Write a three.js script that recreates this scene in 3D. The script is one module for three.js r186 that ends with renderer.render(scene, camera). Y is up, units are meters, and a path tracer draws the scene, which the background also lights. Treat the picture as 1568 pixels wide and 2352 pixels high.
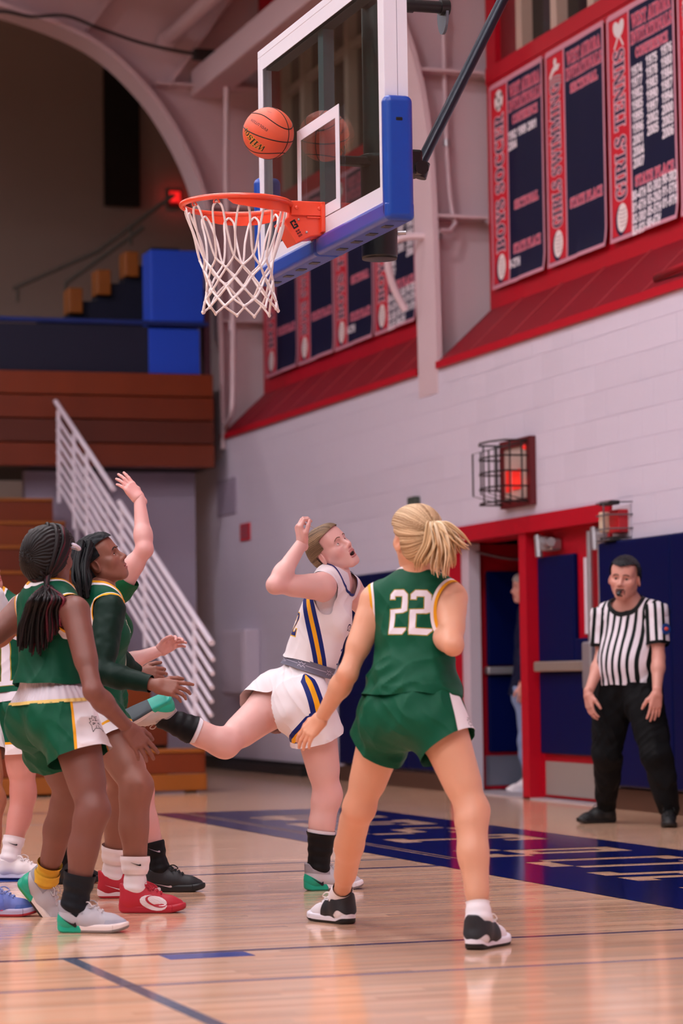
import * as THREE from 'three';
import { mergeGeometries, mergeVertices } from 'three/addons/utils/BufferGeometryUtils.js';
import { RoundedBoxGeometry } from 'three/addons/geometries/RoundedBoxGeometry.js';
import { RectAreaLightUniformsLib } from 'three/addons/lights/RectAreaLightUniformsLib.js';

/* ---------- camera, lamps, exposure ---------- */
const scene = new THREE.Scene();
scene.background = new THREE.Color(0x050506);
const V = (x = 0, y = 0, z = 0) => new THREE.Vector3(x, y, z);
// X runs to the end wall, Y up, Z to the camera's sideline; the rim's centre is at (0, 3.05, 0)
const CAM = V(-3.205, 0.974, 11.173), CR = V(0.95022, -0.01432, 0.31125), CU = V(-0.00571, 0.99797, 0.06337), CF = V(0.31153, 0.06199, -0.94821);
const FOCAL = 6138.1;
const camera = new THREE.PerspectiveCamera(2 * Math.atan(1176 / FOCAL) * 180 / Math.PI, 1568 / 2352, 0.1, 120);
camera.position.copy(CAM);
camera.quaternion.setFromRotationMatrix(new THREE.Matrix4().makeBasis(CR, CU, CF.clone().negate()));
camera.focus = 11.9; camera.userData.fStop = 2.7;
camera.updateMatrixWorld();
const renderer = new THREE.WebGLRenderer({ antialias: true });
renderer.toneMapping = THREE.LinearToneMapping;
renderer.toneMappingExposure = 1.04;
renderer.shadowMap.enabled = true;
RectAreaLightUniformsLib.init();
const LAMP_COLOR = new THREE.Color(0.955, 0.955, 1), LAMP_POWER = 49, UP_POWER = 120;
const LAMP_SPOTS = [];
for (const x of [-13.5, -9, -4.5, 0.2]) for (const z of [-5.5, -1.2, 3.1, 7.4, 11.7]) LAMP_SPOTS.push([x, z]);
LAMP_SPOTS.push([-6.5, -13.6], [-1.6, -13.6]);

/* ---------- helpers ---------- */
const used = {};
function numbered(n) { const k = used[n] = (used[n] ?? -1) + 1; return k ? n + '_' + String(k).padStart(3, '0') : n; }
function thing(name, label, category, group, pos) {
  const o = new THREE.Group(); o.name = numbered(name); scene.add(o);
  if (pos) o.position.copy(pos);
  o.userData = { label, category }; if (group) o.userData.group = group;
  return o;
}
function tag(o, label, category, group) { o.userData.label = label; o.userData.category = category; if (group) o.userData.group = group; return o; }
function mesh(name, geo, mat, parent = scene, label) {
  const m = new THREE.Mesh(geo, mat); m.name = parent === scene ? numbered(name) : name;
  m.castShadow = m.receiveShadow = true; parent.add(m);
  if (parent !== scene && parent.isObject3D && !geo.userData.local) { /* geometry given in world axes: move to the parent's own */
    const p = V(); let q = parent; while (q && q !== scene) { p.add(q.position); q = q.parent; }
    if (p.lengthSq() > 0 && !geo.userData.shifted) { geo.translate(-p.x, -p.y, -p.z); geo.userData.shifted = true; }
  }
  if (label) m.userData.label = label;
  return m;
}
const each = (name, list, mat, parent) => list.map((g) => mesh(name, g, mat, parent));
function struct(name, geo, mat, parent = scene) { const m = mesh(name, geo, mat, parent); m.userData.kind = 'structure'; return m; }
let seed = 7; const rnd = () => { seed = (seed * 1664525 + 1013904223) >>> 0; return seed / 4294967296; };
const rr = (a, b) => a + (b - a) * rnd();
const lerp = (a, b, t) => a + (b - a) * t, clamp = (x, a = 0, b = 1) => Math.min(b, Math.max(a, x));
const sstep = (a, b, x) => { const t = clamp((x - a) / (b - a)); return t * t * (3 - 2 * t); };
function at(px, py, d) { return CAM.clone().addScaledVector(CR, d * (px - 784) / FOCAL).addScaledVector(CU, -d * (py - 1176) / FOCAL).addScaledVector(CF, d); }
function onZ(px, py, z) { const d = at(px, py, 1).sub(CAM); return CAM.clone().addScaledVector(d, (z - CAM.z) / d.z); }
function onX(px, py, x) { const d = at(px, py, 1).sub(CAM); return CAM.clone().addScaledVector(d, (x - CAM.x) / d.x); }
function camDir(r, u, t) { return V().addScaledVector(CR, r).addScaledVector(CU, u).addScaledVector(CF, -t).normalize(); } // right, up, towards the camera
const strip = (g) => { const h = g.index ? g.toNonIndexed() : g; for (const k of Object.keys(h.attributes)) if (!['position', 'normal', 'uv'].includes(k)) h.deleteAttribute(k); return h; };
const merge = (list) => list.length === 1 ? list[0] : mergeGeometries(list.map(strip));
function box(x0, x1, y0, y1, z0, z1) { const g = new THREE.BoxGeometry(x1 - x0, y1 - y0, z1 - z0); g.translate((x0 + x1) / 2, (y0 + y1) / 2, (z0 + z1) / 2); return g; }
function rbox(x0, x1, y0, y1, z0, z1, r = 0.01, s = 2) { const g = new RoundedBoxGeometry(x1 - x0, y1 - y0, z1 - z0, s, r); g.translate((x0 + x1) / 2, (y0 + y1) / 2, (z0 + z1) / 2); return g; }
function tube(pts, r, seg = 8, n = 0, curved = true) {
  const c = curved ? new THREE.CatmullRomCurve3(pts) : (() => { const p = new THREE.CurvePath(); for (let i = 1; i < pts.length; i++) p.add(new THREE.LineCurve3(pts[i - 1], pts[i])); return p; })();
  return new THREE.TubeGeometry(c, n || Math.max(2, (pts.length - 1) * (curved ? 6 : 1)), r, seg, false);
}
function rod(a, b, r, seg = 10, r2 = r) {
  const d = b.clone().sub(a), g = new THREE.CylinderGeometry(r2, r, d.length(), seg);
  g.applyQuaternion(new THREE.Quaternion().setFromUnitVectors(V(0, 1, 0), d.clone().normalize())); g.translate((a.x + b.x) / 2, (a.y + b.y) / 2, (a.z + b.z) / 2); return g;
}
/* profile in the X-Y plane, extruded along Z from z0 to z1 */
function slab(pts, z0, z1, bevel = 0) {
  const s = new THREE.Shape(pts.map((p) => new THREE.Vector2(p[0], p[1])));
  const g = new THREE.ExtrudeGeometry(s, { depth: z1 - z0 - 2 * bevel, bevelEnabled: bevel > 0, bevelSize: bevel, bevelThickness: bevel, bevelSegments: 2 }); g.translate(0, 0, z0 + bevel); return g;
}
const M = (hex, rough = 0.7, o = {}) => new THREE.MeshStandardMaterial({ color: hex, roughness: rough, ...o });
const P = (hex, rough = 0.7, o = {}) => new THREE.MeshPhysicalMaterial({ color: hex, roughness: rough, ...o });
function canvasTex(w, h, draw, srgb = true) {
  const c = document.createElement('canvas'); c.width = w; c.height = h; const g = c.getContext('2d'); draw(g, w, h);
  const t = new THREE.CanvasTexture(c); if (srgb) t.colorSpace = THREE.SRGBColorSpace; t.wrapS = t.wrapT = THREE.RepeatWrapping; return t;
}
function dataTex(w, h, f, srgb = true) {
  const d = new Uint8Array(w * h * 4);
  for (let j = 0; j < h; j++) for (let i = 0; i < w; i++) { const c = f(i, j), k = 4 * (j * w + i); d[k] = c[0]; d[k + 1] = c[1]; d[k + 2] = c[2]; d[k + 3] = 255; }
  const t = new THREE.DataTexture(d, w, h); t.wrapS = t.wrapT = THREE.RepeatWrapping; t.magFilter = THREE.LinearFilter; if (srgb) t.colorSpace = THREE.SRGBColorSpace; t.needsUpdate = true; return t;
}
const hash = (x, y = 0, z = 0) => { let h = (x * 374761393 + y * 668265263 + z * 2147483647) | 0; h = Math.imul(h ^ (h >>> 13), 1274126177); return ((h ^ (h >>> 16)) >>> 0) / 4294967296; };
function noise(x, y, z) {
  const i = Math.floor(x), j = Math.floor(y), k = Math.floor(z), u = x - i, v = y - j, w = z - k, s = (t) => t * t * (3 - 2 * t), a = s(u), b = s(v), c = s(w);
  const L = (dk) => lerp(lerp(hash(i, j, k + dk), hash(i + 1, j, k + dk), a), lerp(hash(i, j + 1, k + dk), hash(i + 1, j + 1, k + dk), a), b);
  return lerp(L(0), L(1), c) * 2 - 1;
}
function noiseWrap(x, y, p) { // tileable in both directions with period p
  const i = Math.floor(x), j = Math.floor(y), u = x - i, v = y - j, a = u * u * (3 - 2 * u), b = v * v * (3 - 2 * v), h = (m, n) => hash(((m % p) + p) % p, ((n % p) + p) % p, 5);
  return lerp(lerp(h(i, j), h(i + 1, j), a), lerp(h(i, j + 1), h(i + 1, j + 1), a), b);
}
function setUV(geo, f) { const p = geo.attributes.position, n = geo.attributes.normal, uv = new Float32Array(p.count * 2), v = V(), w = V(); for (let i = 0; i < p.count; i++) { v.fromBufferAttribute(p, i); if (n) w.fromBufferAttribute(n, i); const q = f(v, w); uv[2 * i] = q[0]; uv[2 * i + 1] = q[1]; } geo.setAttribute('uv', new THREE.BufferAttribute(uv, 2)); return geo; }
const uvX = (g, s = 1) => setUV(g, (v, n) => Math.abs(n.y) > 0.7 ? [v.x * s, v.z * s] : Math.abs(n.x) > 0.7 ? [v.z * s, v.y * s] : [v.x * s, v.y * s]);
/* ---------- the hall: floor, walls, ceiling ---------- */
const XW = 4.77, XR = 5.26, SILL = 3.68, APRON = 4.15, WIN = 6.25;
const woodTex = dataTex(1024, 1024, (i, j) => {
  const row = Math.floor(j / (1024 / 56)), off = hash(row, 3) * 1024, L = 300 + 300 * hash(row, 9), k = Math.floor(((i + off) % 1024) / L), t = hash(row, k, 11);
  const g = noiseWrap(i / 40, j / 2, 8) * 0.5 + noiseWrap(i / 8, j, 128) * 0.3;
  const jl = (j % (1024 / 56)) < 1 ? 0.94 : 1, s = (0.9 + 0.13 * t + 0.07 * (g - 0.4)) * jl;
  return [clamp(236 * s, 0, 255), clamp((184 + 10 * hash(row, k, 4)) * s, 0, 255), clamp((150 + 14 * hash(row, k, 4)) * s, 0, 255)];
});
woodTex.repeat.set(1 / 3.2, 1 / 3.2);
const floorBump = dataTex(512, 512, (i, j) => { const row = Math.floor(j / (512 / 28)); const v = 150 + 40 * noiseWrap(i / 128, j / 8, 4) + 30 * hash(row, 2) + 18 * noiseWrap(i / 16, j / 4, 32); return [v, v, v]; }, false);
floorBump.repeat.set(1 / 1.6, 1 / 1.6);
const mFloor = P(0xffffff, 0.11, { map: woodTex, bumpMap: floorBump, bumpScale: 0.0006, specularIntensity: 1 });
const floor = struct('floor', uvX(box(-26, XW + 0.35, -0.2, 0, -28, 18)), mFloor);
const mNavyPaint = P(0x04145a, 0.11, { bumpMap: floorBump, bumpScale: 0.0006 }), mGreyPaint = P(0x59657c, 0.12, { bumpMap: floorBump, bumpScale: 0.0006 });
const line = (n, x0, x1, z0, z1, m, h = 0.0012) => { const g = uvX(box(x0, x1, 0, h, z0, z1)); const o = mesh(n, g, m, floor); o.userData.kind = 'structure'; return o; };
line('lane_line', -4.2, 1.6, 1.815, 1.852, mNavyPaint); line('lane_line', -4.2, 1.6, -1.885, -1.835, mNavyPaint);
const mBlockBlue = P(0x083c96, 0.12); line('lane_block', -0.855, -0.545, 1.875, 2.03, mBlockBlue); line('lane_block', -0.855, -0.545, -2.05, -1.9, mBlockBlue);
line('court_line', -12, 4.4, 2.75, 2.78, M(0x857f96, 0.12)); line('court_line', -1.2, -1.15, 1.852, 12, mGreyPaint);
line('sideline', -12, 1.6, -8.6, -8.52, mNavyPaint); line('court_line', -12, 1.5, -7.0, -6.96, mGreyPaint);
line('court_line', 0.1, 1.55, -2.47, -2.43, mGreyPaint);
{ // baseline strip with the school's letters left in bare wood
  const z0 = -8, z1 = 6, x0 = 1.575, x1 = 3.17, W = 2048, H = 256, S = W / (z1 - z0);
  const t = canvasTex(W, H, (g) => {
    g.fillStyle = '#04145a'; g.fillRect(0, 0, W, H); g.globalCompositeOperation = 'destination-out'; g.fillStyle = '#fff';
    const GL = { W: ['11.11', '1...1', '1.1.1', '1.1.1', '1.1.1', '11111', '.1.1.'], E: ['11111', '.1..1', '.1.1.', '.111.', '.1.1.', '.1..1', '11111'], S: ['.1111', '1...1', '1....', '.111.', '....1', '1...1', '1111.'], T: ['11111', '1.1.1', '..1..', '..1..', '..1..', '..1..', '.111.'], A: ['.111.', '.1.1.', '.1.1.', '.1.1.', '.111.', '1...1', '11.11'], U: ['11.11', '1...1', '1...1', '1...1', '1...1', '1...1', '.111.'], R: ['1111.', '.1..1', '.1..1', '.111.', '.1.1.', '.1.1.', '11.11'], O: ['.111.', '1...1', '1...1', '1...1', '1...1', '1...1', '.111.'] };
    const put = (ch, z) => { const w = 0.62 * S / 5, h = 0.88 / (x1 - x0) * H / 7, X0 = (z - z0) * S, Y0 = H - (2.93 - x0) / (x1 - x0) * H; GL[ch].forEach((r, j) => [...r].forEach((c, i) => { if (c === '1') g.fillRect(X0 + i * w - 0.5, Y0 + j * h - 0.5, w + 1, h + 1); })); };
    [['W', -7.15], ['E', -6.15], ['S', -5.2], ['T', -4.25], ['A', -2.93], ['U', -1.98], ['R', -1.05], ['O', -0.12], ['R', 0.82], ['A', 1.75]].forEach((q) => put(...q));
    g.fillRect(0, H - 0.29 / (x1 - x0) * H, (5.7) * S, 3); g.fillRect(0, H - 0.24 / (x1 - x0) * H, (5.7) * S, 3);
  });
  const g = new THREE.PlaneGeometry(1, 1); g.setAttribute('position', new THREE.Float32BufferAttribute([x1, 0.0014, z0, x1, 0.0014, z1, x0, 0.0014, z0, x0, 0.0014, z1], 3)); g.setAttribute('uv', new THREE.Float32BufferAttribute([0, 1, 1, 1, 0, 0, 1, 0], 2)); g.setIndex([0, 2, 1, 2, 3, 1]); g.computeVertexNormals();
  const o = mesh('baseline_strip', g, P(0xffffff, 0.11, { map: t, bumpMap: floorBump, bumpScale: 0.0004, transparent: true, alphaTest: 0.5 }), floor); o.userData.kind = 'structure';
}
/* plaster and paint */
const paintBump = dataTex(256, 256, (i, j) => { const v = 128 + 60 * (noiseWrap(i / 8, j / 8, 32) - 0.5) + 60 * (noiseWrap(i / 3.2, j / 3.2, 80) - 0.5); return [v, v, v]; }, false); paintBump.repeat.set(2.5, 2.5);
const WALLC = 0xd2c9da;
const mBlock = [0, 1, 2].map((k) => M(new THREE.Color(WALLC).multiplyScalar([1, 0.975, 1.015][k]), 0.55, { bumpMap: paintBump, bumpScale: 0.0012 })), mMortar = M(0xcfc5da, 0.7);
const mRib = M(0xd3bcc4, 0.5), mRed = P(0xb00520, 0.5, { specularIntensity: 0.5 }), mRedDark = P(0x82041a, 0.55, { specularIntensity: 0.5 }), mCeil = M(0xb3a0a0, 0.9), mDull = M(0xa89a9a, 0.9);
const DZ0 = -10.18, DZ1 = -6.76, DH = 2.23; // the doorway
const wallEnd = struct('wall_end', merge([box(XW + 0.004, XW + 0.3, 0, SILL, -19, DZ0), box(XW + 0.004, XW + 0.3, 0, SILL, DZ1, 18), box(XW + 0.004, XW + 0.3, DH, SILL, DZ0, DZ1)]), mMortar);
{
  const bh = SILL / 18, bw = 0.406, full = [], cut = {};
  const geoFor = (w) => cut[w.toFixed(3)] ??= (() => { const g = uvX(rbox(0, 0.045, 0.001, bh - 0.001, 0.001, w - 0.001, 0.002, 1)); g.userData.local = true; return g; })();
  for (let r = 0; r < 18; r++) for (let c = 0; c < 62; c++) {
    let za = -19 + c * bw - (r % 2) * bw / 2, zb = za + bw; za = Math.max(za, -19);
    if (r * bh < DH - 0.02) { if (za >= DZ0 && zb <= DZ1) continue; if (za < DZ0 && zb > DZ0) zb = DZ0; if (za < DZ1 && zb > DZ1) za = DZ1; }
    if (zb - za < 0.03) continue;
    full.push([za, zb - za, r]);
  }
  const vis = (b) => { const z = b[0] + b[1] / 2; return z < -5.2 && z > -17.6 ? -z : 1e3 - z; };
  full.sort((a, b) => vis(a) - vis(b));
  const rest = [];
  full.forEach(([z, w, r], i) => {
    const dx = -0.001 * hash(i, 5);
    if (i < 300) { const b = mesh('block', geoFor(w), mBlock[i % 3], wallEnd); b.position.set(XW + 0.002 + dx, r * bh, z); }
    else { const g = geoFor(w).clone(); g.translate(XW + 0.002 + dx, r * bh, z); g.userData = {}; rest.push(g); }
  });
  const o = mesh('blockwork', merge(rest), mBlock[0], wallEnd); o.userData.kind = 'stuff';
}
/* upper wall of the two bays: sloped sill, red apron, window band */
const BAYS = [[-17.3, -10.88], [-10.36, -3.98], [-3.5, 3]], mFrame = M(0xb9a395, 0.5), mGlassDark = P(0x050606, 0.1);
const apron = struct('wall_upper', merge([...BAYS.map(([a, b]) => box(XR, XR + 0.25, APRON - 0.2, WIN, a, b)), box(XR + 0.02, XR + 0.25, WIN, 10.2, -17.4, -16.6), box(XR + 0.2, XR + 0.3, 8.2, 10.2, -19, 18), box(XR, XR + 0.3, 3.4, 10.2, 3, 18)]), mRed);
BAYS.forEach(([a, b], bi) => {
  const sill = struct('trim_' + (bi + 1), slab([[XW - 0.012, SILL], [XW - 0.012, SILL - 0.05], [XR + 0.2, SILL - 0.05], [XR + 0.2, APRON], [XR, APRON]], a, b), mRedDark);
  mesh('lip', box(XW - 0.03, XW + 0.02, SILL - 0.055, SILL + 0.006, a, b), mRed, sill);
  const sl = Math.atan2(APRON - SILL, XR - XW), len = Math.hypot(APRON - SILL, XR - XW);
  for (let z = a + 0.75; z < b; z += 0.86) { const g = new THREE.BoxGeometry(len, 0.02, 0.03); g.rotateZ(sl); g.translate((XW + XR) / 2, (SILL + APRON) / 2, z); mesh('seam', g, M(0xa03038, 0.5), sill); }
  // window band
  const win = struct('window_' + (bi + 1), box(XR + 0.13, XR + 0.15, WIN, 8.25, a, b), mGlassDark);
  mesh('window_frame', merge([box(XR - 0.01, XR + 0.2, WIN - 0.12, WIN + 0.02, a, b), box(XR, XR + 0.2, WIN, 8.3, a, a + 0.22), box(XR, XR + 0.2, WIN, 8.3, b - 0.22, b)]), mRed, win);
  mesh('window_jamb', box(XR + 0.05, XR + 0.2, WIN, 8.3, a + 0.22, a + 0.62), M(0x6d0a14, 0.6), win);
  for (let z = a + 0.63; z < b - 0.3; z += 0.76) mesh('mullion', box(XR + 0.03, XR + 0.16, WIN, 8.25, z, z + 0.13), mFrame, win);
  mesh('transom', box(XR + 0.05, XR + 0.15, 7.35, 7.43, a + 0.3, b - 0.3), mFrame, win);
});
{ const g = []; for (let z = -10.0; z < -4; z += 2.3) g.push(box(XR - 0.004, XR + 0.004, 6.14, 6.165, z + 1.1, z + 2.1)); g.forEach((q) => { const t = struct('trim_groove', q, mRedDark); }); }
{ const hood = struct('trim_pipe', tube([V(XW + 0.05, SILL + 0.1, -6.05), V(XW - 0.02, SILL + 0.1, -6.05), V(XW - 0.02, SILL + 0.1, -3.9)], 0.03, 8, 0, false), mRed); }
/* arched ribs: inner flange, deep web, stiffeners */
const RIBC = [[4.767, 3.42], [4.757, 4.2], [4.745, 4.9], [4.71, 5.6], [4.63, 6.15], [4.5, 6.6], [4.28, 7.05], [3.98, 7.48], [3.4, 7.98], [2.4, 8.33], [0.5, 8.6], [-3, 8.8], [-10, 8.9], [-24, 8.9]];
function rib(zc, hw, n) {
  const c = new THREE.CatmullRomCurve3(RIBC.map((q) => V(q[0], q[1], 0))), pts = c.getPoints(90), inner = [], outer = [];
  pts.forEach((q, i) => { const t = pts[Math.min(i + 1, 90)].clone().sub(pts[Math.max(i - 1, 0)]).normalize(); inner.push([q.x, q.y]); outer.push([q.x + t.y * 0.05, q.y - t.x * 0.05]); });
  const r = struct('rib_' + n, slab([...inner, ...outer.reverse()], zc - hw, zc + hw), mRib);
  mesh('web', slab([[XR + 0.3, 10.2], [XR + 0.3, APRON], [4.79, SILL], ...pts.slice(3).map((q, i) => [q.x + 0.02, q.y + 0.02]), [-24, 10.2]], zc - 0.02, zc + 0.02), mRib, r);
  for (const y of [4.96, 6.24, 7.6]) mesh('stiffener', box(4.78 - (y > 7 ? 0.7 : y > 6 ? 0.17 : 0.02), XR + 0.03, y, y + 0.025, zc + 0.02, zc + hw - 0.02), mRib, r);
  for (const [x, y] of [[4.2, 7.6], [3.3, 8.2]]) mesh('stiffener', slab([[x, y], [x + 0.03, y - 0.02], [x + 0.9, y + 1.2], [x + 0.87, y + 1.22]], zc + 0.02, zc + hw - 0.05), mRib, r);
  return r;
}
rib(-10.62, 0.24, 1); rib(-17.55, 0.24, 2); rib(-3.74, 0.24, 3); rib(3.1, 0.24, 4);
struct('beam_1', rbox(4.5, 4.86, 7.5, 7.8, -17.5, -10.64, 0.02), mRib); struct('beam_2', rbox(4.5, 4.86, 7.5, 7.8, -10.6, -3.76, 0.02), mRib);
struct('beam_3', box(2.0, 2.3, 8.75, 9.1, -17.5, -3.76), mRib);
const duct = thing('roof_pipe', 'pale round pipe running along under the roof above the far arch', 'pipe'); mesh('tube', rod(V(4.22, 8.12, -17.5), V(4.22, 8.12, -10.66), 0.085, 14), mRib, duct); each('coupling', [rod(V(4.22, 8.12, -14.9), V(4.22, 8.12, -14.6), 0.11, 14), rod(V(4.22, 8.12, -17.5), V(4.22, 8.12, -17.3), 0.11, 14)], mRib, duct);
const cable = thing('black_cable', 'thin black cable strung across the pale wall above the far arch', 'cable');
mesh('wire', tube([[-120, 60, 30], [0, 26, 29.5], [70, 38, 29.5], [150, 36, 29.5], [230, 66, 29.6], [330, 100, 29.7], [470, 127, 29.8], [600, 137, 29.8]].map((q) => at(q[0], q[1] , q[2] - 0.3)), 0.018, 6), M(0x17120f, 0.7), cable);
mesh('junction_box', (() => { const c = at(468, 128, 29.5); return rbox(c.x - 0.12, c.x + 0.12, c.y - 0.05, c.y + 0.07, c.z - 0.05, c.z + 0.05, 0.015); })(), M(0x1d1715, 0.6), cable);
/* shell */
struct('ceiling', box(-26, XR + 0.5, 10.2, 10.4, -28, 18.2), mCeil);
struct('wall_camera_side', box(-26, XR + 0.5, 0, 10.2, 18, 18.25), M(0x62544e, 0.8));
struct('wall_far_end', box(-26.25, -26, -0.2, 10.4, -28, 18.25), M(0x62544e, 0.8));
struct('wall_back', box(-26, 9, -0.2, 10.4, -25.3, -25), M(0xa8958c, 0.9));
struct('wall_gallery', merge([box(6.6, 6.9, 0, 10.2, -25, -19), box(XR + 0.1, 6.9, 0, 10.2, -19.05, -18.95)]), M(0x9a8d92, 0.9));
struct('wall_under', merge([box(2.6, 4.52, 0, 3.28, -17.7, -17.55), box(XW - 0.3, XW + 0.3, 0, 3.32, -19.1, -18.98)]), M(0xa99db0, 0.8));
{ const b = struct('baseboard_end', box(XW - 0.03, XW, 0, 0.13, -18.9, -13.2), M(0x14110f, 0.5)); mesh('ledge', box(XW - 0.1, XW, 0, 0.09, -18.6, -14.2), M(0x14110f, 0.5), b); }
/* gallery windows and rail high on the back wall */
struct('window_8', box(5.25, 5.75, 7.6, 9.6, -24.99, -24.9), M(0x1a130d, 0.6));
const grail = thing('gallery_handrail', 'thin pipe handrail climbing the dim wall behind the upper bleachers', 'handrail');
each('rail', [tube([[30, 663, 34], [118, 655, 34], [400, 447, 34]].map((q) => at(...q)), 0.03, 8, 0, false), tube([[150, 650, 34], [330, 522, 34]].map((q) => at(...q)), 0.03, 8, 0, false)], M(0x5e544c, 0.5), grail);
each('post', [[40, 664, 30], [150, 650, 30], [300, 523, 40]].map(([a, b, l]) => rod(at(a, b, 34), at(a, b + l, 34), 0.025)), M(0x5e544c, 0.5), grail);
/* exit sign */
const ex = thing('exit_sign', 'small glowing red exit sign under the far arch', 'sign');
{ const c = onZ(402, 452, -24.93), w = 0.09; mesh('housing', rbox(c.x - w, c.x + w, c.y - 0.14, c.y + 0.1, c.z - 0.07, c.z - 0.01, 0.01), M(0x50201c, 0.5), ex);
  mesh('sign_face', box(c.x - w + 0.012, c.x + w - 0.012, c.y - 0.075, c.y + 0.08, c.z - 0.012, c.z - 0.006), P(0x600808, 0.4, { emissive: 0xff2626, emissiveIntensity: 0.8 }), ex);
  mesh('beacon', (() => { const g = new THREE.SphereGeometry(0.035, 12, 8); g.translate(c.x + 0.1, c.y - 0.1, c.z); return g; })(), P(0x701010, 0.4, { emissive: 0xff3828, emissiveIntensity: 1 }), ex);
  const pl = new THREE.PointLight(0xff3030, 0.06); pl.position.set(c.x, c.y, c.z + 0.1); pl.castShadow = true; scene.add(pl); }
{ const g = thing('gallery_lamp', 'white lamp hanging over the dim upper gallery beyond the arch', 'lamp', null, V(-2.5, 9.2, -21)); const b = rbox(-0.6, 0.6, 0, 0.1, -0.3, 0.3, 0.02), d = box(-0.55, 0.55, -0.012, -0.002, -0.26, 0.26), s = rod(V(0, 0.1, 0), V(0, 1.0, 0), 0.01); for (const q of [b, d, s]) q.userData.local = true; mesh('housing', b, M(0xdddddd, 0.5), g); mesh('diffuser', d, P(0xffffff, 0.5, { emissive: LAMP_COLOR, emissiveIntensity: 5 }), g); mesh('hanger', s, M(0x888888, 0.5), g);
  const a = new THREE.RectAreaLight(new THREE.Color(1, 0.9, 0.84), 75, 1.1, 0.52); a.position.set(-2.5, 9.17, -21); a.lookAt(-2.5, 0, -21); scene.add(a); }
/* ---------- ceiling lamps ---------- */
const mHang = M(0x888888, 0.5);
LAMP_SPOTS.forEach(([x, z], i) => {
  const l = thing('gym_lamp', 'white rectangular gym lamp hanging under the ceiling above the court', 'lamp', 'lamps above the court', V(x, 9.3, z));
  const g1 = rbox(-0.7, 0.7, 0, 0.12, -0.4, 0.4, 0.02); g1.userData.local = true; mesh('housing', g1, M(0xdddddd, 0.5), l);
  const g2 = box(-0.64, 0.64, -0.012, -0.002, -0.34, 0.34); g2.userData.local = true; mesh('diffuser', g2, P(0xffffff, 0.5, { emissive: LAMP_COLOR, emissiveIntensity: 12 }), l);
  for (const s of [-0.5, 0.5]) { const g3 = rod(V(s, 0.1, 0), V(s, 0.9, 0), 0.008); g3.userData.local = true; mesh('hanger', g3, mHang, l); }
  const a = new THREE.RectAreaLight(LAMP_COLOR, LAMP_POWER * (i > 19 ? 0.55 : 1), 1.28, 0.68); a.position.set(x, 9.275, z); a.lookAt(x, 0, z); scene.add(a);
  if (i % 2 === 0 || i > 19) { const g4 = box(-0.5, 0.5, 0.122, 0.13, -0.25, 0.25); g4.userData.local = true; mesh('top_lens', g4, P(0xffffff, 0.5, { emissive: LAMP_COLOR, emissiveIntensity: 5 }), l); const b = new THREE.RectAreaLight(LAMP_COLOR, UP_POWER, 1, 0.5); b.position.set(x, 9.44, z); b.lookAt(x, 12, z); scene.add(b); }
});
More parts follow.
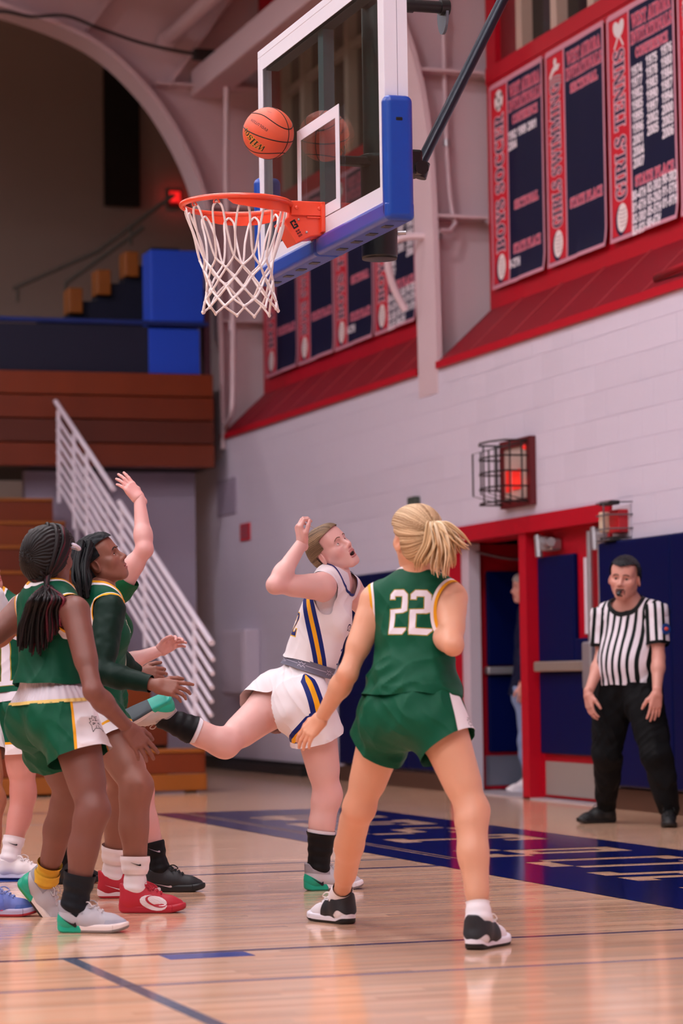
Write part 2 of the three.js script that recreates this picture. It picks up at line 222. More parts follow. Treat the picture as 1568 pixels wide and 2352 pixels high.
/* ---------- doorway ---------- */
const mSteel = P(0xb9b7bd, 0.35, { metalness: 0.7 }), mPadBlue = P(0x000a40, 0.5, { specularIntensity: 0.2 }), mKick = P(0x8d8f9c, 0.4, { metalness: 0.6 }), mDark = M(0x0c0c10, 0.6);
const df = struct('door_frame', merge([box(XW - 0.02, XW + 0.32, DH - 0.13, DH, DZ0, DZ1), box(XW - 0.02, XW + 0.32, 0, DH - 0.13, DZ0 - 0.0, DZ0 + 0.09), box(XW - 0.02, XW + 0.14, 0, DH - 0.13, DZ1 - 0.09, DZ1), box(XW, XW + 0.12, 0, DH - 0.13, -8.6, -8.45)]), mRed);
{
  const lf = struct('door_1', box(4.95, 6.35, 0.02, DH - 0.14, -10.06, -10.0), mRed); // open leaf, swung into the corridor
  mesh('pad', rbox(5.02, 6.3, 1.06, 1.86, -10.0, -9.95, 0.02), mPadBlue, lf); mesh('pad', rbox(5.02, 6.3, 0.33, 0.98, -10.0, -9.95, 0.02), mPadBlue, lf);
  mesh('push_bar', rbox(5.0, 6.2, 0.985, 1.05, -10.0, -9.9, 0.015), mSteel, lf); mesh('kick_plate', box(5.0, 6.3, 0.05, 0.3, -10.0, -9.99), mKick, lf);
  mesh('chain', tube([V(4.9, 2.02, -9.9), V(5.3, 1.96, -9.93), V(5.7, 2.03, -9.95)], 0.012, 6), mSteel, lf); mesh('closer', rbox(5.35, 5.7, 1.93, 2.0, -10.0, -9.93, 0.015), mSteel, lf);
  mesh('hinge_post', box(4.84, 4.94, 0.02, DH - 0.14, -10.08, -9.9), M(0xbfb4c0, 0.5), lf);
  const rf = struct('door_2', box(4.88, 4.94, 0.02, DH - 0.13, -8.45, DZ1 - 0.09), mRed); // closed leaf
  mesh('pad', rbox(4.835, 4.88, 1.06, 1.9, -8.38, -7.66, 0.015), mPadBlue, rf); mesh('pad', rbox(4.835, 4.88, 0.36, 1.0, -8.38, -6.95, 0.015), mPadBlue, rf); mesh('pad', rbox(4.835, 4.88, 1.06, 1.25, -7.66, -6.95, 0.015), mPadBlue, rf);
  mesh('window_strip', box(4.865, 4.88, 1.28, 1.86, -7.52, -7.42), P(0xd8d0dc, 0.3), rf);
  mesh('push_bar', rbox(4.78, 4.85, 1.0, 1.08, -8.36, -7.3, 0.015), P(0xa79a90, 0.4, { metalness: 0.5 }), rf);
  mesh('latch_case', rbox(4.77, 4.85, 0.86, 1.22, -7.38, -7.22, 0.02), mSteel, rf);
  mesh('latch_rod', rod(V(4.83, 1.2, -7.32), V(4.83, 2.05, -7.32), 0.024), mSteel, rf); mesh('latch_rod', rod(V(4.83, 1.2, -7.12), V(4.83, 2.05, -7.12), 0.024), mSteel, rf);
  mesh('kick_plate', box(4.87, 4.88, 0.04, 0.3, -8.36, -7.2), M(0x8f8480, 0.5), rf); mesh('edge_band', box(4.865, 4.88, 0.02, 0.32, -7.2, -7.13), mRed, rf);
  for (const z of [-8.2, -7.1]) mesh('closer', merge([rbox(4.78, 4.88, 1.94, 2.03, z, z + 0.24, 0.02), rod(V(4.82, 2.03, z + 0.08), V(4.82, 2.05, z - 0.14), 0.022), rod(V(4.79, 1.99, z + 0.14), V(4.76, 2.0, z + 0.3), 0.035), rod(V(4.8, 1.9, z - 0.04), V(4.8, 2.07, z - 0.06), 0.03)]), mSteel, rf);
  struct('corridor_floor', box(5.12, 9, -0.2, 0.005, -12, -6), M(0x1b4d94, 0.5)); struct('wall_corridor', merge([box(9, 9.2, 0, 3.2, -12, -6), box(5.1, 9.2, 0, 3.2, -12.2, -12), box(5.1, 9.2, 0, 3.2, -6, -5.8), box(5.07, 9.2, 3.2, 3.4, -12.2, -5.8)]), M(0x8f8691, 0.8));
  struct('threshold', box(XW, 5.12, -0.01, 0.012, DZ0, DZ1), M(0xa99fa6, 0.4));
}
/* wall pads */
function pads(za, zb, w, y0, y1) { for (let z = za, i = 0; z < zb - 0.02; z += w, i++) { const p = thing('wall_pad', '', 'wall pad', 'navy wall pads'); p.userData.label = i === 0 && za < -12 ? 'navy padded wall panel farthest from the double doors, left of the blonde player' : za < -12 ? ['', 'second', 'third', 'fourth', 'fifth'][i] + ' navy padded panel from the left, before the red door frame' : 'navy padded wall panel right of the red double doors, ' + ['first', 'second', 'third', 'fourth', 'fifth', 'sixth'][i] + ' from the door frame';
  const e = Math.min(z + w, zb); const th = za < -12 ? 0.06 : 0.13; mesh('cushion', rbox(XW - th, XW - 0.012, y0, y1, z + 0.004, e - 0.004, 0.02, 3), mPadBlue, p); mesh('backing', box(XW - 0.012, XW, y0, y1, z, e), mDark, p); } }
pads(-13.12, -10.22, 0.97, 0.16, 1.93); pads(-6.74, -3.1, 1.22, 0.17, 1.93);
struct('baseboard_pads', merge([box(XW - 0.06, XW, 0, 0.15, -6.72, -3), box(XW - 0.06, XW, 0, 0.14, -13.1, -10.2)]), M(0x4a2f22, 0.5));
/* shot clock in its cage */
{
  const s = thing('caged_clock', 'small scoreboard clock in a red frame behind a black wire cage', 'clock');
  const z0 = -8.85, z1 = -8.2, y0 = 2.31, y1 = 2.85;
  mesh('frame', merge([box(XW - 0.05, XW, y0, y0 + 0.06, z0, z1), box(XW - 0.05, XW, y1 - 0.06, y1, z0, z1), box(XW - 0.05, XW, y0 + 0.06, y1 - 0.06, z0, z0 + 0.06), box(XW - 0.05, XW, y0 + 0.06, y1 - 0.06, z1 - 0.08, z1)]), M(0x5a0810, 0.5), s);
  mesh('face', box(XW - 0.03, XW - 0.004, y0 + 0.05, y1 - 0.05, z0 + 0.05, z1 - 0.07), M(0xb7a49c, 0.5), s);
  each('digit', [box(XW - 0.04, XW - 0.028, y0 + 0.13, y0 + 0.3, z0 + 0.1, z0 + 0.2), box(XW - 0.04, XW - 0.028, y0 + 0.14, y0 + 0.3, z0 + 0.24, z0 + 0.4)], P(0x400404, 0.5, { emissive: 0xff2a20, emissiveIntensity: 0.75 }), s);
  mesh('lamp', (() => { const g = new THREE.SphereGeometry(0.02, 10, 8); g.translate(XW - 0.04, y1 - 0.08, z1 - 0.13); return g; })(), P(0x400404, 0.5, { emissive: 0xff2a20, emissiveIntensity: 0.75 }), s);
  const w = [], zz0 = z0 + 0.03, zz1 = z1 - 0.05, d = 0.3;
  for (let i = 0; i <= 4; i++) { const y = lerp(y0 + 0.03, y1 - 0.03, i / 4); w.push(tube([V(XW - 0.03, y, zz0), V(XW - d + 0.05, y, zz0), V(XW - d, y, zz0 + 0.05), V(XW - d, y, zz1 - 0.05), V(XW - d + 0.05, y, zz1), V(XW - 0.03, y, zz1)], 0.008, 6, 0, false)); }
  for (let i = 0; i <= 3; i++) { const z = lerp(zz0 + 0.02, zz1 - 0.02, i / 3); w.push(tube([V(XW - 0.03, y0 + 0.03, z), V(XW - d, y0 + 0.03, z), V(XW - d, y1 - 0.03, z), V(XW - 0.03, y1 - 0.03, z)], 0.007, 6, 0, false)); }
  for (const x of [XW - 0.1, XW - 0.2]) w.push(rod(V(x, y0 + 0.03, zz0), V(x, y1 - 0.03, zz0), 0.007), rod(V(x, y0 + 0.03, zz1), V(x, y1 - 0.03, zz1), 0.007));
  mesh('cage', merge(w), M(0x120c0c, 0.5), s);
  const pl = new THREE.PointLight(0xff3020, 0.03); pl.position.set(XW - 0.09, 2.52, -8.6); pl.castShadow = true; scene.add(pl);
  const f = thing('fire_alarm', 'red and white fire alarm in a clear wire guard beside the door top', 'alarm');
  mesh('housing', rbox(XW - 0.09, XW - 0.01, 1.99, 2.16, -6.62, -6.45, 0.01), M(0xb3101e, 0.4), f); mesh('strobe', rbox(XW - 0.14, XW - 0.05, 2.0, 2.15, -6.69, -6.62, 0.01), M(0xd8c0a8, 0.4), f);
  mesh('back_plate', rbox(XW - 0.012, XW, 1.96, 2.2, -6.73, -6.42, 0.005), M(0xcfc6d2, 0.4), f);
  const q = []; for (const y of [1.94, 2.02, 2.12, 2.21]) q.push(tube([V(XW, y, -6.74), V(XW - 0.16, y, -6.74), V(XW - 0.16, y, -6.4), V(XW, y, -6.4)], 0.006, 6, 0, false)); q.push(rod(V(XW - 0.16, 1.94, -6.55), V(XW - 0.16, 2.21, -6.55), 0.006)); mesh('guard', merge(q), M(0x59535a, 0.4), f); each('clamp', [box(XW - 0.16, XW - 0.1, 2.19, 2.22, -6.62, -6.4), box(XW - 0.16, XW - 0.1, 1.93, 1.96, -6.62, -6.4)], mDark, f);
  const r = thing('red_notice', 'small red notice sign on the pale wall at the far corner', 'sign'); mesh('plate', rbox(XW - 0.012, XW + 0.003, 2.46, 2.65, -16.6, -16.22, 0.005), M(0xc2182c, 0.5), r); each('lettering', [0, 1, 2, 3].map((k) => box(XW - 0.016, XW - 0.011, 2.5 + 0.035 * k, 2.515 + 0.035 * k, -16.54 + 0.02 * (k % 2), -16.28 - 0.03 * (k % 2))), M(0x7d5a68, 0.6), r);
  const e = thing('electrical_box', 'pale metal cabinet on the wall behind the jumping white player', 'cabinet'); mesh('case', rbox(XW - 0.18, XW, 0.8, 1.5, -16.75, -15.9, 0.02), M(0xcabdcc, 0.5), e); mesh('door', rbox(XW - 0.195, XW - 0.18, 0.83, 1.47, -16.71, -15.94, 0.006), M(0xcfc2d1, 0.5), e);
  const k = thing('wall_slot', 'tall narrow black recess on the pale wall beside the cabinet', 'recess'); mesh('plate', rbox(XW - 0.02, XW + 0.003, 0.86, 1.45, -17.16, -16.9, 0.008), M(0x8f8399, 0.5), k); mesh('opening', rbox(XW - 0.026, XW - 0.018, 0.9, 1.4, -17.08, -16.96, 0.003), mDark, k);
  const v = thing('wall_grille', 'pale square grille on the wall below the far rib', 'grille'); mesh('plate', rbox(XW - 0.014, XW + 0.003, 2.78, 3.18, -17.5, -16.75, 0.005), M(0x9d90a4, 0.6), v); for (let i = 0; i < 8; i++) mesh('louvre', box(XW - 0.02, XW - 0.012, 2.81 + i * 0.045, 2.83 + i * 0.045, -17.45, -16.8), M(0xa99cb0, 0.6), v);
  const t = thing('wall_sensor', 'small dark grey sensor box on the wall above the blonde player', 'sensor'); mesh('case', rbox(XW - 0.06, XW, 2.43, 2.56, -11.06, -10.88, 0.01), M(0x3c463f, 0.5), t); mesh('dial', rbox(XW - 0.067, XW - 0.058, 2.46, 2.5, -11.02, -10.92, 0.003), M(0x6a7266, 0.5), t);
}
/* conduits on the near rib */
{
  const c = thing('conduit', 'thin white conduit running down the side of the near arched rib', 'conduit'); mesh('tube', tube([V(4.93, 8.3, -10.5), V(4.93, 5.62, -10.5), V(4.96, 5.05, -10.48), V(4.98, 4.9, -10.45), V(4.9, 4.83, -10.4), V(4.8, 4.83, -10.36)], 0.022, 8), mRib, c); each('coupling', [rod(V(4.93, 5.6, -10.5), V(4.93, 5.66, -10.5), 0.032), rod(V(4.93, 6.7, -10.5), V(4.93, 6.76, -10.5), 0.032)], mSteel, c);
  const h = thing('bent_pipe', 'white hooked pipe curling out from the near arched rib', 'pipe'); mesh('tube', tube([V(4.8, 4.82, -10.6), V(4.6, 4.82, -10.72), V(4.5, 4.76, -10.8), V(4.49, 4.6, -10.84), V(4.55, 4.4, -10.87), V(4.66, 4.2, -10.88)], 0.033, 10), mRib, h); mesh('fitting', rod(V(4.78, 4.82, -10.52), V(4.84, 4.82, -10.46), 0.05), mSteel, h);
  const d = thing('far_conduit', 'white conduit bending down the wall beside the far rib', 'conduit'); mesh('tube', tube([[520, 200, 28.8], [521, 480, 28.8], [533, 640, 28.8], [535, 900, 28.7], [533, 945, 28.6]].map((q) => at(...q)).concat([onX(516, 985, 4.745), onX(512, 1015, 4.745), onX(512, 1032, 4.742)]), 0.03, 8), mRib, d); mesh('coupling', (() => { const a = at(534, 760, 28.8); return rod(a, V(a.x, a.y + 0.1, a.z), 0.04); })(), mRib, d);
}
/* ---------- banners ---------- */
const SOCK = [['1982', '1989', '2001', '2004'], []];
function bannerTex(sport, kind) {
  return canvasTex(512, 760, (g, w, h) => {
    g.fillStyle = '#c98a9c'; g.fillRect(0, 0, w, h); g.fillStyle = '#050a32'; g.fillRect(14, 14, w - 28, h - 28); g.fillStyle = '#c21b2e'; g.fillRect(16, 16, 150, h - 32); g.fillStyle = '#c98a9c'; g.fillRect(166, 14, 12, h - 28);
    g.save(); g.translate(91, h - 130); g.rotate(-Math.PI / 2); g.textAlign = 'left'; g.textBaseline = 'middle'; g.font = 'bold 112px serif'; const tw = g.measureText(sport).width; g.scale(510 / tw, 1); g.lineWidth = 14; g.strokeStyle = '#d8a8b4'; g.strokeText(sport, 0, 0); g.fillStyle = '#10153a'; g.fillText(sport, 0, 0); g.restore();
    const emblem = (y) => { g.fillStyle = '#10153a'; g.beginPath(); g.ellipse(86, y + 4, 46, 52, 0, 0, 7); g.fill(); g.fillStyle = '#e8dcdc'; g.beginPath(); g.ellipse(94, y - 2, 40, 48, 0.1, 0, 7); g.fill(); g.strokeStyle = '#a68a90'; g.lineWidth = 3; for (let k = 0; k < 5; k++) { g.beginPath(); g.moveTo(62 + k * 4, y - 34 + k * 14); g.quadraticCurveTo(90, y - 20 + k * 12, 124, y - 30 + k * 13); g.stroke(); } };
    emblem(h - 72);
    g.fillStyle = '#d9d2d4'; g.strokeStyle = '#9c9098'; g.lineWidth = 8;
    if (kind === 0) { g.beginPath(); g.arc(91, 66, 40, 0, 7); g.fill(); g.fillStyle = '#555'; for (const [a, b] of [[91, 66], [66, 48], [116, 48], [76, 92], [108, 92]]) { g.beginPath(); g.arc(a, b, 9, 0, 7); g.fill(); } }
    else if (kind === 1) { g.beginPath(); g.moveTo(40, 90); g.quadraticCurveTo(80, 40, 140, 60); g.lineTo(120, 78); g.quadraticCurveTo(80, 70, 50, 104); g.fill(); g.beginPath(); g.arc(96, 44, 14, 0, 7); g.fill(); for (let k = 0; k < 3; k++) { g.beginPath(); g.moveTo(36, 104 + k * 12); g.quadraticCurveTo(90, 88 + k * 12, 148, 104 + k * 12); g.stroke(); } }
    else { for (const s of [-1, 1]) { g.save(); g.translate(91, 74); g.rotate(s * 0.7); g.beginPath(); g.ellipse(0, -26, 22, 32, 0, 0, 7); g.fill(); g.fillRect(-5, 0, 10, 56); g.restore(); } }
    const t = (s, y, size, col, wd) => { g.font = 'bold ' + size + 'px serif'; g.textAlign = 'center'; g.textBaseline = 'middle'; g.save(); g.translate(342, y); if (wd) g.scale(wd / g.measureText(s).width, 1); g.lineWidth = 6; g.strokeStyle = '#c98a9c'; g.strokeText(s, 0, 0); g.fillStyle = col; g.fillText(s, 0, 0); g.restore(); };
    const R = '#c4324a', Wt = '#efe6ee';
    t('WEST AURORA', 58, 60, R, 290); t('INVITATIONALS', 112, 56, R, 308); t(kind === 1 ? 'SECTIONAL' : 'CONFERENCE', 166, 44, R, 240);
    const col = (x, y, list, wd = 78) => list.forEach((s, k) => { g.save(); g.translate(x, y + k * 38); g.font = 'bold 42px sans-serif'; g.textAlign = 'center'; g.textBaseline = 'middle'; g.scale(1.08 * wd / g.measureText(s).width, 1); g.fillStyle = Wt; g.fillText(s, 0, 0); g.lineWidth = 2; g.strokeStyle = Wt; g.strokeText(s, 0, 0); g.restore(); });
    if (kind === 0) { col(222, 220, ['1982', '2004']); col(316, 220, ['1989']); col(410, 220, ['2001']); t('SECTIONAL', 480, 44, R, 230); t('STATE PLACE', 640, 46, R, 260); col(222, 690, ['8-2TH'], 96); }
    if (kind === 1) { t('STATE PLACE', 565, 46, R, 280); }
    if (kind === 2) { col(228, 222, ['1974', '1977', '1982', '1985', '1995', '1996', '2001', '2004', '2007']); col(338, 212, ['1975', '1978', '1983', '1990', '1997', '2002', '2005']); col(448, 206, ['1976', '1980', '1984', '1987', '1994', '2000', '2003', '2006']); t('STATE PLACE', 586, 46, R, 290); col(226, 630, ['80-4TH', '81-6TH', '82-3RD', '83-9TH'], 98); col(340, 624, ['82-3RD', '83-2ND', '85-5TH', '98-6TH'], 98); col(452, 618, ['90-3RD', '91-5TH', '01-9TH'], 98); }
  });
}
function banner(z0, z1, tex, label) {
  const b = thing('sport_banner', label, 'banner', 'sport banners on the red wall', V(XR - 0.012, 0, z0));
  const w = z1 - z0, g = new THREE.PlaneGeometry(w, 1.77, 24, 24), p = g.attributes.position; // hangs a little loose
  for (let i = 0; i < p.count; i++) p.setZ(i, 0.022 + 0.006 * Math.sin(p.getX(i) * 9 + z0 * 3) * (0.4 + p.getY(i)) * 0.5 + (p.getY(i) < -0.7 ? 0.02 * Math.pow((-p.getY(i) - 0.7) / 0.185, 2) * (p.getX(i) > 0 ? 1 : 0.3) : 0)); g.computeVertexNormals();
  const f = g.clone(); f.rotateY(-Math.PI / 2); f.translate(0, 5.185, w / 2); f.userData.local = true; mesh('cloth', f, P(0xffffff, 0.6, { map: tex, specularIntensity: 0.4 }), b);
  const hg = rbox(-0.02, 0, 6.06, 6.085, 0.02, w - 0.02, 0.004); hg.userData.local = true; mesh('hem_bar', hg, M(0xc98a9c, 0.5), b);
}
{
  const T = [bannerTex('BOYS SOCCER', 0), bannerTex('GIRLS SWIMMING', 1), bannerTex('GIRLS TENNIS', 2), bannerTex('BOYS GOLF', 1), bannerTex('BOYS SWIMMING', 1), bannerTex('BOYS TENNIS', 0), bannerTex('BOYS TRACK', 2)];
  banner(-10.21, -9.02, T[0], 'navy and red BOYS SOCCER banner with a football emblem'); banner(-8.96, -7.77, T[1], 'navy and red GIRLS SWIMMING banner with a swimmer emblem'); banner(-7.7, -6.48, T[2], 'navy and red GIRLS TENNIS banner with crossed rackets and many years'); banner(-6.43, -5.24, T[3], 'navy and red banner at the right edge beside GIRLS TENNIS');
  banner(-17.1, -15.92, T[3], 'leftmost dim banner seen under the backboard'); banner(-15.88, -14.65, T[4], 'second banner from the left seen under the backboard'); banner(-14.62, -13.4, T[5], 'third banner from the left seen under the backboard'); banner(-13.36, -12.17, T[6], 'fourth banner beside the black mast under the backboard');
}
/* ---------- bleachers ---------- */
const grain = dataTex(256, 256, (i, j) => { const v = 205 + 50 * (noiseWrap(i / 32, j / 2, 8) - 0.4) * 0.8; return [v, v * 0.97, v * 0.93]; }); grain.repeat.set(0.6, 2.2);
const mOak = [0x923a05, 0x863204, 0xa04608].map((c) => M(c, 0.4, { map: grain })), mOakTop = M(0xb86a1c, 0.4, { map: grain }), mOakDark = M(0x682404, 0.45, { map: grain });
{
  const b = thing('lower_bleachers', 'stepped wooden bleachers with white railings by the far wall', 'bleachers');
  for (let k = 0; k < 10; k++) {
    const z = -11.35 - 0.6 * k, y = 0.38 + 0.283 * k, xr = k ? 2.74 : 2.92;
    mesh('riser', uvX(rbox(-4, xr, k ? y - 0.26 : 0.17, y - 0.035, z - 0.03, z, 0.006)), mOak[k % 3], b); mesh('seat_plank', uvX(rbox(-4, xr, y - 0.035, y, z - 0.3, z + 0.015, 0.008)), mOakTop, b); mesh('foot_plank', uvX(box(-4, xr, y - 0.04, y - 0.02, z - 0.6, z - 0.3)), mOakDark, b);
    if (k) mesh('side_panel', uvX(box(xr - 0.03, xr, y - 0.3, y - 0.04, z - 0.6, z - 0.03)), mOakDark, b);
  }
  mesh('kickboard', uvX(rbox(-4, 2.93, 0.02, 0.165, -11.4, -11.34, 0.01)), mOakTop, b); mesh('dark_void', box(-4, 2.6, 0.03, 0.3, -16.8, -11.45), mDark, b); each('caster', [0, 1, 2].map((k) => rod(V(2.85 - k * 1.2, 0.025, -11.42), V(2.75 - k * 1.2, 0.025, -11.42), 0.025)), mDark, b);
}
{
  const r = thing('bleacher_railing', 'white sloping pipe railing along the end of the wooden bleachers', 'railing'), mW = M(0xe6dcea, 0.4), X = 2.83;
  const rail = (z0, y0, z1, y1, q) => rod(V(X, y0, z0), V(X, y1, z1), q, 8);
  const yTop = (z) => 1.36 + (-10.95 - z) * 0.428;
  mesh('top_rail', rail(-10.78, yTop(-10.78), -14.1, yTop(-14.1), 0.028), mW, r); mesh('top_rail', rail(-14.35, yTop(-14.35) + 0.04, -17.0, yTop(-17) + 0.04, 0.028), mW, r);
  for (let k = 1; k < 8; k++) { mesh('rail', rail(-10.72 - 0.02 * k, yTop(-10.72) - 0.118 * k, -16.9, yTop(-16.9) - 0.118 * k, 0.021), mW, r); }
  for (const z of [-11.33, -13.1, -14.0, -15.5, -16.1, -16.85]) mesh('post', rod(V(X, Math.max(0.02, yTop(z) - 1.0), z), V(X, yTop(z), z), 0.024, 8), mW, r);
  const q = thing('aisle_railing', 'second white railing seen through the bleacher rails, farther along', 'railing'), X2 = 3.02;
  for (let k = 0; k < 6; k++) mesh('rail', rod(V(X2, 2.85 - 0.12 * k, -15.4), V(X2, 3.28 - 0.12 * k, -16.85), 0.03, 8), mW, q); for (const z of [-15.4, -16.1, -16.85]) mesh('post', rod(V(X2, 0.0, z), V(X2, 2.85 + (-15.4 - z) * 0.3, z), 0.022, 8), mW, q);
}
{
  const u = thing('upper_bleachers', 'folded upper bleachers with brown plank front under navy panels', 'bleachers'); const zf = -17.0;
  for (let k = 0; k < 4; k++) { const y = 3.29 + k * 0.26; mesh('front_plank', uvX(rbox(-6, 4.6, y + 0.006, y + 0.254, zf - 0.2 - (k % 2) * 0.02, zf - k * 0.012, 0.01)), [mOak[1], mOakDark, mOak[1], mOak[0]][k], u); }
  mesh('deck', box(-6, 4.6, 3.3, 4.3, -19.2, zf - 0.22), mDark, u);
  const mNavyD = M(0x030b2c, 0.7), mBlue = M(0x0848d0, 0.6);
  mesh('guard_panel', box(-6, 3.92, 4.34, 4.86, zf - 0.26, zf - 0.22), mNavyD, u); mesh('guard_rail', rod(V(-6, 4.9, zf - 0.22), V(4.6, 4.9, zf - 0.22), 0.03, 8), M(0x0c2a72, 0.5), u);
  mesh('blue_panel', rbox(3.92, 4.5, 4.34, 4.84, zf - 0.24, zf - 0.2, 0.01), mBlue, u); mesh('blue_panel', rbox(3.95, 4.56, 4.88, 5.72, zf - 0.6, zf - 0.22, 0.02), mBlue, u); mesh('side_panel', box(4.56, 4.62, 4.34, 5.3, zf - 0.4, zf - 0.2), M(0x3a0c20, 0.6), u);
  const pr = [[2.0, 4.4], [2.0, 5.02], [3.1, 5.06]]; for (let k = 0; k < 5; k++) { const x = 3.1 + k * 0.33, y = 5.16 + k * 0.22; pr.push([x, y], [x + 0.33, y]); } pr.push([4.75, 4.4]); mesh('stepped_side', slab(pr, -19.3, -19.0), mNavyD, u);
  for (let k = 0; k < 3; k++) { const x = 3.4 + k * 0.335, y = 5.22 + k * 0.225; mesh('seat_end', rbox(x, x + 0.17, y, y + 0.3, -19.2, -18.9, 0.02), mOakTop, u); }
}
/* ---------- basket ---------- */
const hoop = thing('basketball_hoop', 'glass basketball backboard with orange rim, white net and blue edge pads', 'basketball hoop');
{
  const BX = 0.381, ZB = 0.914, Y0 = 2.895, Y1 = 3.962, mWhite = P(0xdfe0ee, 0.35), mPad = P(0x0040a4, 0.35, { clearcoat: 0.3, clearcoatRoughness: 0.3 }), mBlk = P(0x0e1113, 0.35), mOrange = P(0xe8482a, 0.32, { clearcoat: 0.4, clearcoatRoughness: 0.25 });
  mesh('glass', box(BX, BX + 0.012, Y0 + 0.02, Y1 - 0.02, -ZB + 0.02, ZB - 0.02), P(0xffffff, 0.02, { transmission: 1, thickness: 0, ior: 1.5, color: 0xe2eeec }), hoop);
  const fr = (y0, y1, z0, z1, x0 = BX - 0.004, x1 = BX + 0.055) => rbox(x0, x1, y0, y1, z0, z1, 0.003, 1);
  mesh('board_frame', merge([fr(Y0 + 0.035, Y1 - 0.035, -ZB, -ZB + 0.035), fr(Y0 + 0.035, Y1 - 0.035, ZB - 0.035, ZB), fr(Y0, Y0 + 0.035, -ZB, ZB), fr(Y1 - 0.035, Y1, -ZB, ZB), box(BX + 0.056, BX + 0.1, 3.36, Y1, ZB - 0.02, ZB - 0.001)]), mWhite, hoop);
  const pl = (y0, y1, z0, z1) => box(BX - 0.0025, BX - 0.0005, y0, y1, z0, z1);
  mesh('border_stripe', merge([pl(Y0, Y0 + 0.1, -ZB + 0.035, ZB - 0.035), pl(Y1 - 0.1, Y1 - 0.035, -ZB + 0.035, ZB - 0.035), pl(Y0 + 0.1, Y1 - 0.1, -ZB + 0.035, -ZB + 0.075), pl(Y0 + 0.1, Y1 - 0.1, ZB - 0.075, ZB - 0.035)]), mWhite, hoop);
  mesh('target_square', merge([pl(3.0, 3.051, -0.305, 0.305), pl(3.406, 3.457, -0.305, 0.305), pl(3.051, 3.406, -0.305, -0.254), pl(3.051, 3.406, 0.254, 0.305)]), mWhite, hoop);
  // pads: an L on either lower corner, split at the middle
  for (const s of [-1, 1]) {
    const g = []; const o = (y0, y1, a, b, r) => rbox(BX - 0.022, BX + 0.105, y0, y1, Math.min(a * s, b * s), Math.max(a * s, b * s), r, 4);
    g.push(o(Y0 - 0.055, Y0 + 0.03, 0.004, 0.965, 0.022), o(Y0 - 0.055, 3.36, 0.9, 0.968, 0.03)); mesh('edge_pad', merge(g), mPad, hoop);
    const h = []; for (let k = 0; k < 4; k++) h.push(rbox(BX + 0.02, BX + 0.06, Y0 - 0.058, Y0 - 0.05, s * (0.2 + 0.2 * k) - 0.03, s * (0.2 + 0.2 * k) + 0.03, 0.003)); h.push(rbox(BX + 0.025, BX + 0.055, 3.25, 3.265, s * 0.966 - 0.004, s * 0.966 + 0.004, 0.004)); mesh('bolt_slot', merge(h), mBlk, hoop);
  }
  // rear support
  mesh('centre_strut', merge([box(BX + 0.03, BX + 0.08, Y0, Y1, -0.075, 0.0), ]), P(0x8796a2, 0.4, { metalness: 0.5 }), hoop);
  mesh('mast_sleeve', (() => { const p = [[0.0, 2.815], [0.078, 2.815], [0.08, 2.83], [0.08, 3.24], [0.092, 3.25], [0.092, 3.275], [0.082, 3.28], [0.0, 3.28]].map((q) => new THREE.Vector2(q[0], q[1])); const g = new THREE.LatheGeometry(p, 32); g.translate(0.655, 0.015, 0.02); return g; })(), mBlk, hoop);
  mesh('mast', rod(V(0.655, 3.2, 0.02), V(0.655, 5.6, 0.02), 0.066, 24), P(0x1d2b2c, 0.35), hoop);
  mesh('collar_bolt', rod(V(0.735, 2.95, 0.04), V(0.77, 2.95, 0.05), 0.01), mSteel, hoop);
  mesh('cross_arm', merge([rod(V(0.5, 3.98, 0.05), V(0.99, 3.98, 0.05), 0.028, 16), rod(V(0.6, 3.98, 0.05), V(0.82, 3.98, 0.05), 0.034, 16), rod(V(0.95, 3.98, 0.05), V(0.99, 3.98, 0.05), 0.036, 16)]), mBlk, hoop);
  mesh('end_plate', (() => { const g = new THREE.CylinderGeometry(0.075, 0.075, 0.012, 24); g.rotateZ(Math.PI / 2); g.scale(1, 1.2, 0.8); g.translate(0.975, 3.955, 0.02); return g; })(), P(0x68707c, 0.4, { metalness: 0.5 }), hoop);
  mesh('brace', rod(V(0.84, 3.255, 0.05), V(1.75, 4.85, -0.2), 0.026, 16), P(0x1a2431, 0.3, { metalness: 0.3 }), hoop);
  mesh('brace_clevis', merge([rbox(0.45, 0.83, 3.24, 3.28, 0.02, 0.08, 0.01), rbox(0.77, 0.84, 3.21, 3.32, 0.0, 0.1, 0.015), rod(V(0.83, 3.235, 0.0), V(0.83, 3.235, 0.11), 0.032), rod(V(0.84, 3.2, 0.05), V(0.86, 3.27, 0.05), 0.03)]), mBlk, hoop);
  mesh('top_rail', box(BX + 0.02, BX + 0.08, 3.86, 3.9, -0.85, 0.85), P(0x202828, 0.5), hoop);
  // rim
  const torus = new THREE.TorusGeometry(0.238, 0.0125, 14, 90); torus.rotateX(Math.PI / 2); torus.translate(0, 3.05, 0); mesh('rim', torus, mOrange, hoop);
  const gus = []; // gusset plates hugging the ring, deepest towards the board
  for (const s of [-1, 1]) { const p = [], ix = [], n = 28; for (let i = 0; i <= n; i++) { const t = i / n, a = lerp(0.06, 2.05, t) * s, d = 0.052 * Math.pow(Math.sin(Math.PI * clamp(1 - t * 0.98)), 0.35) * (t > 0.93 ? lerp(1, 0.3, (t - 0.93) / 0.07) : 1); for (const [r, y] of [[0.238, 3.05], [0.238, 3.05 - d], [0.231, 3.05 - d], [0.231, 3.05]]) p.push(Math.cos(a) * r, y, Math.sin(a) * r); }
    for (let i = 0; i < n; i++) for (let k = 0; k < 4; k++) { const a = i * 4 + k, b = i * 4 + (k + 1) % 4; ix.push(a, b, a + 4, b, b + 4, a + 4); } const g = new THREE.BufferGeometry(); g.setAttribute('position', new THREE.Float32BufferAttribute(p, 3)); g.setIndex(ix); const q = g.toNonIndexed(); q.computeVertexNormals(); gus.push(q); }
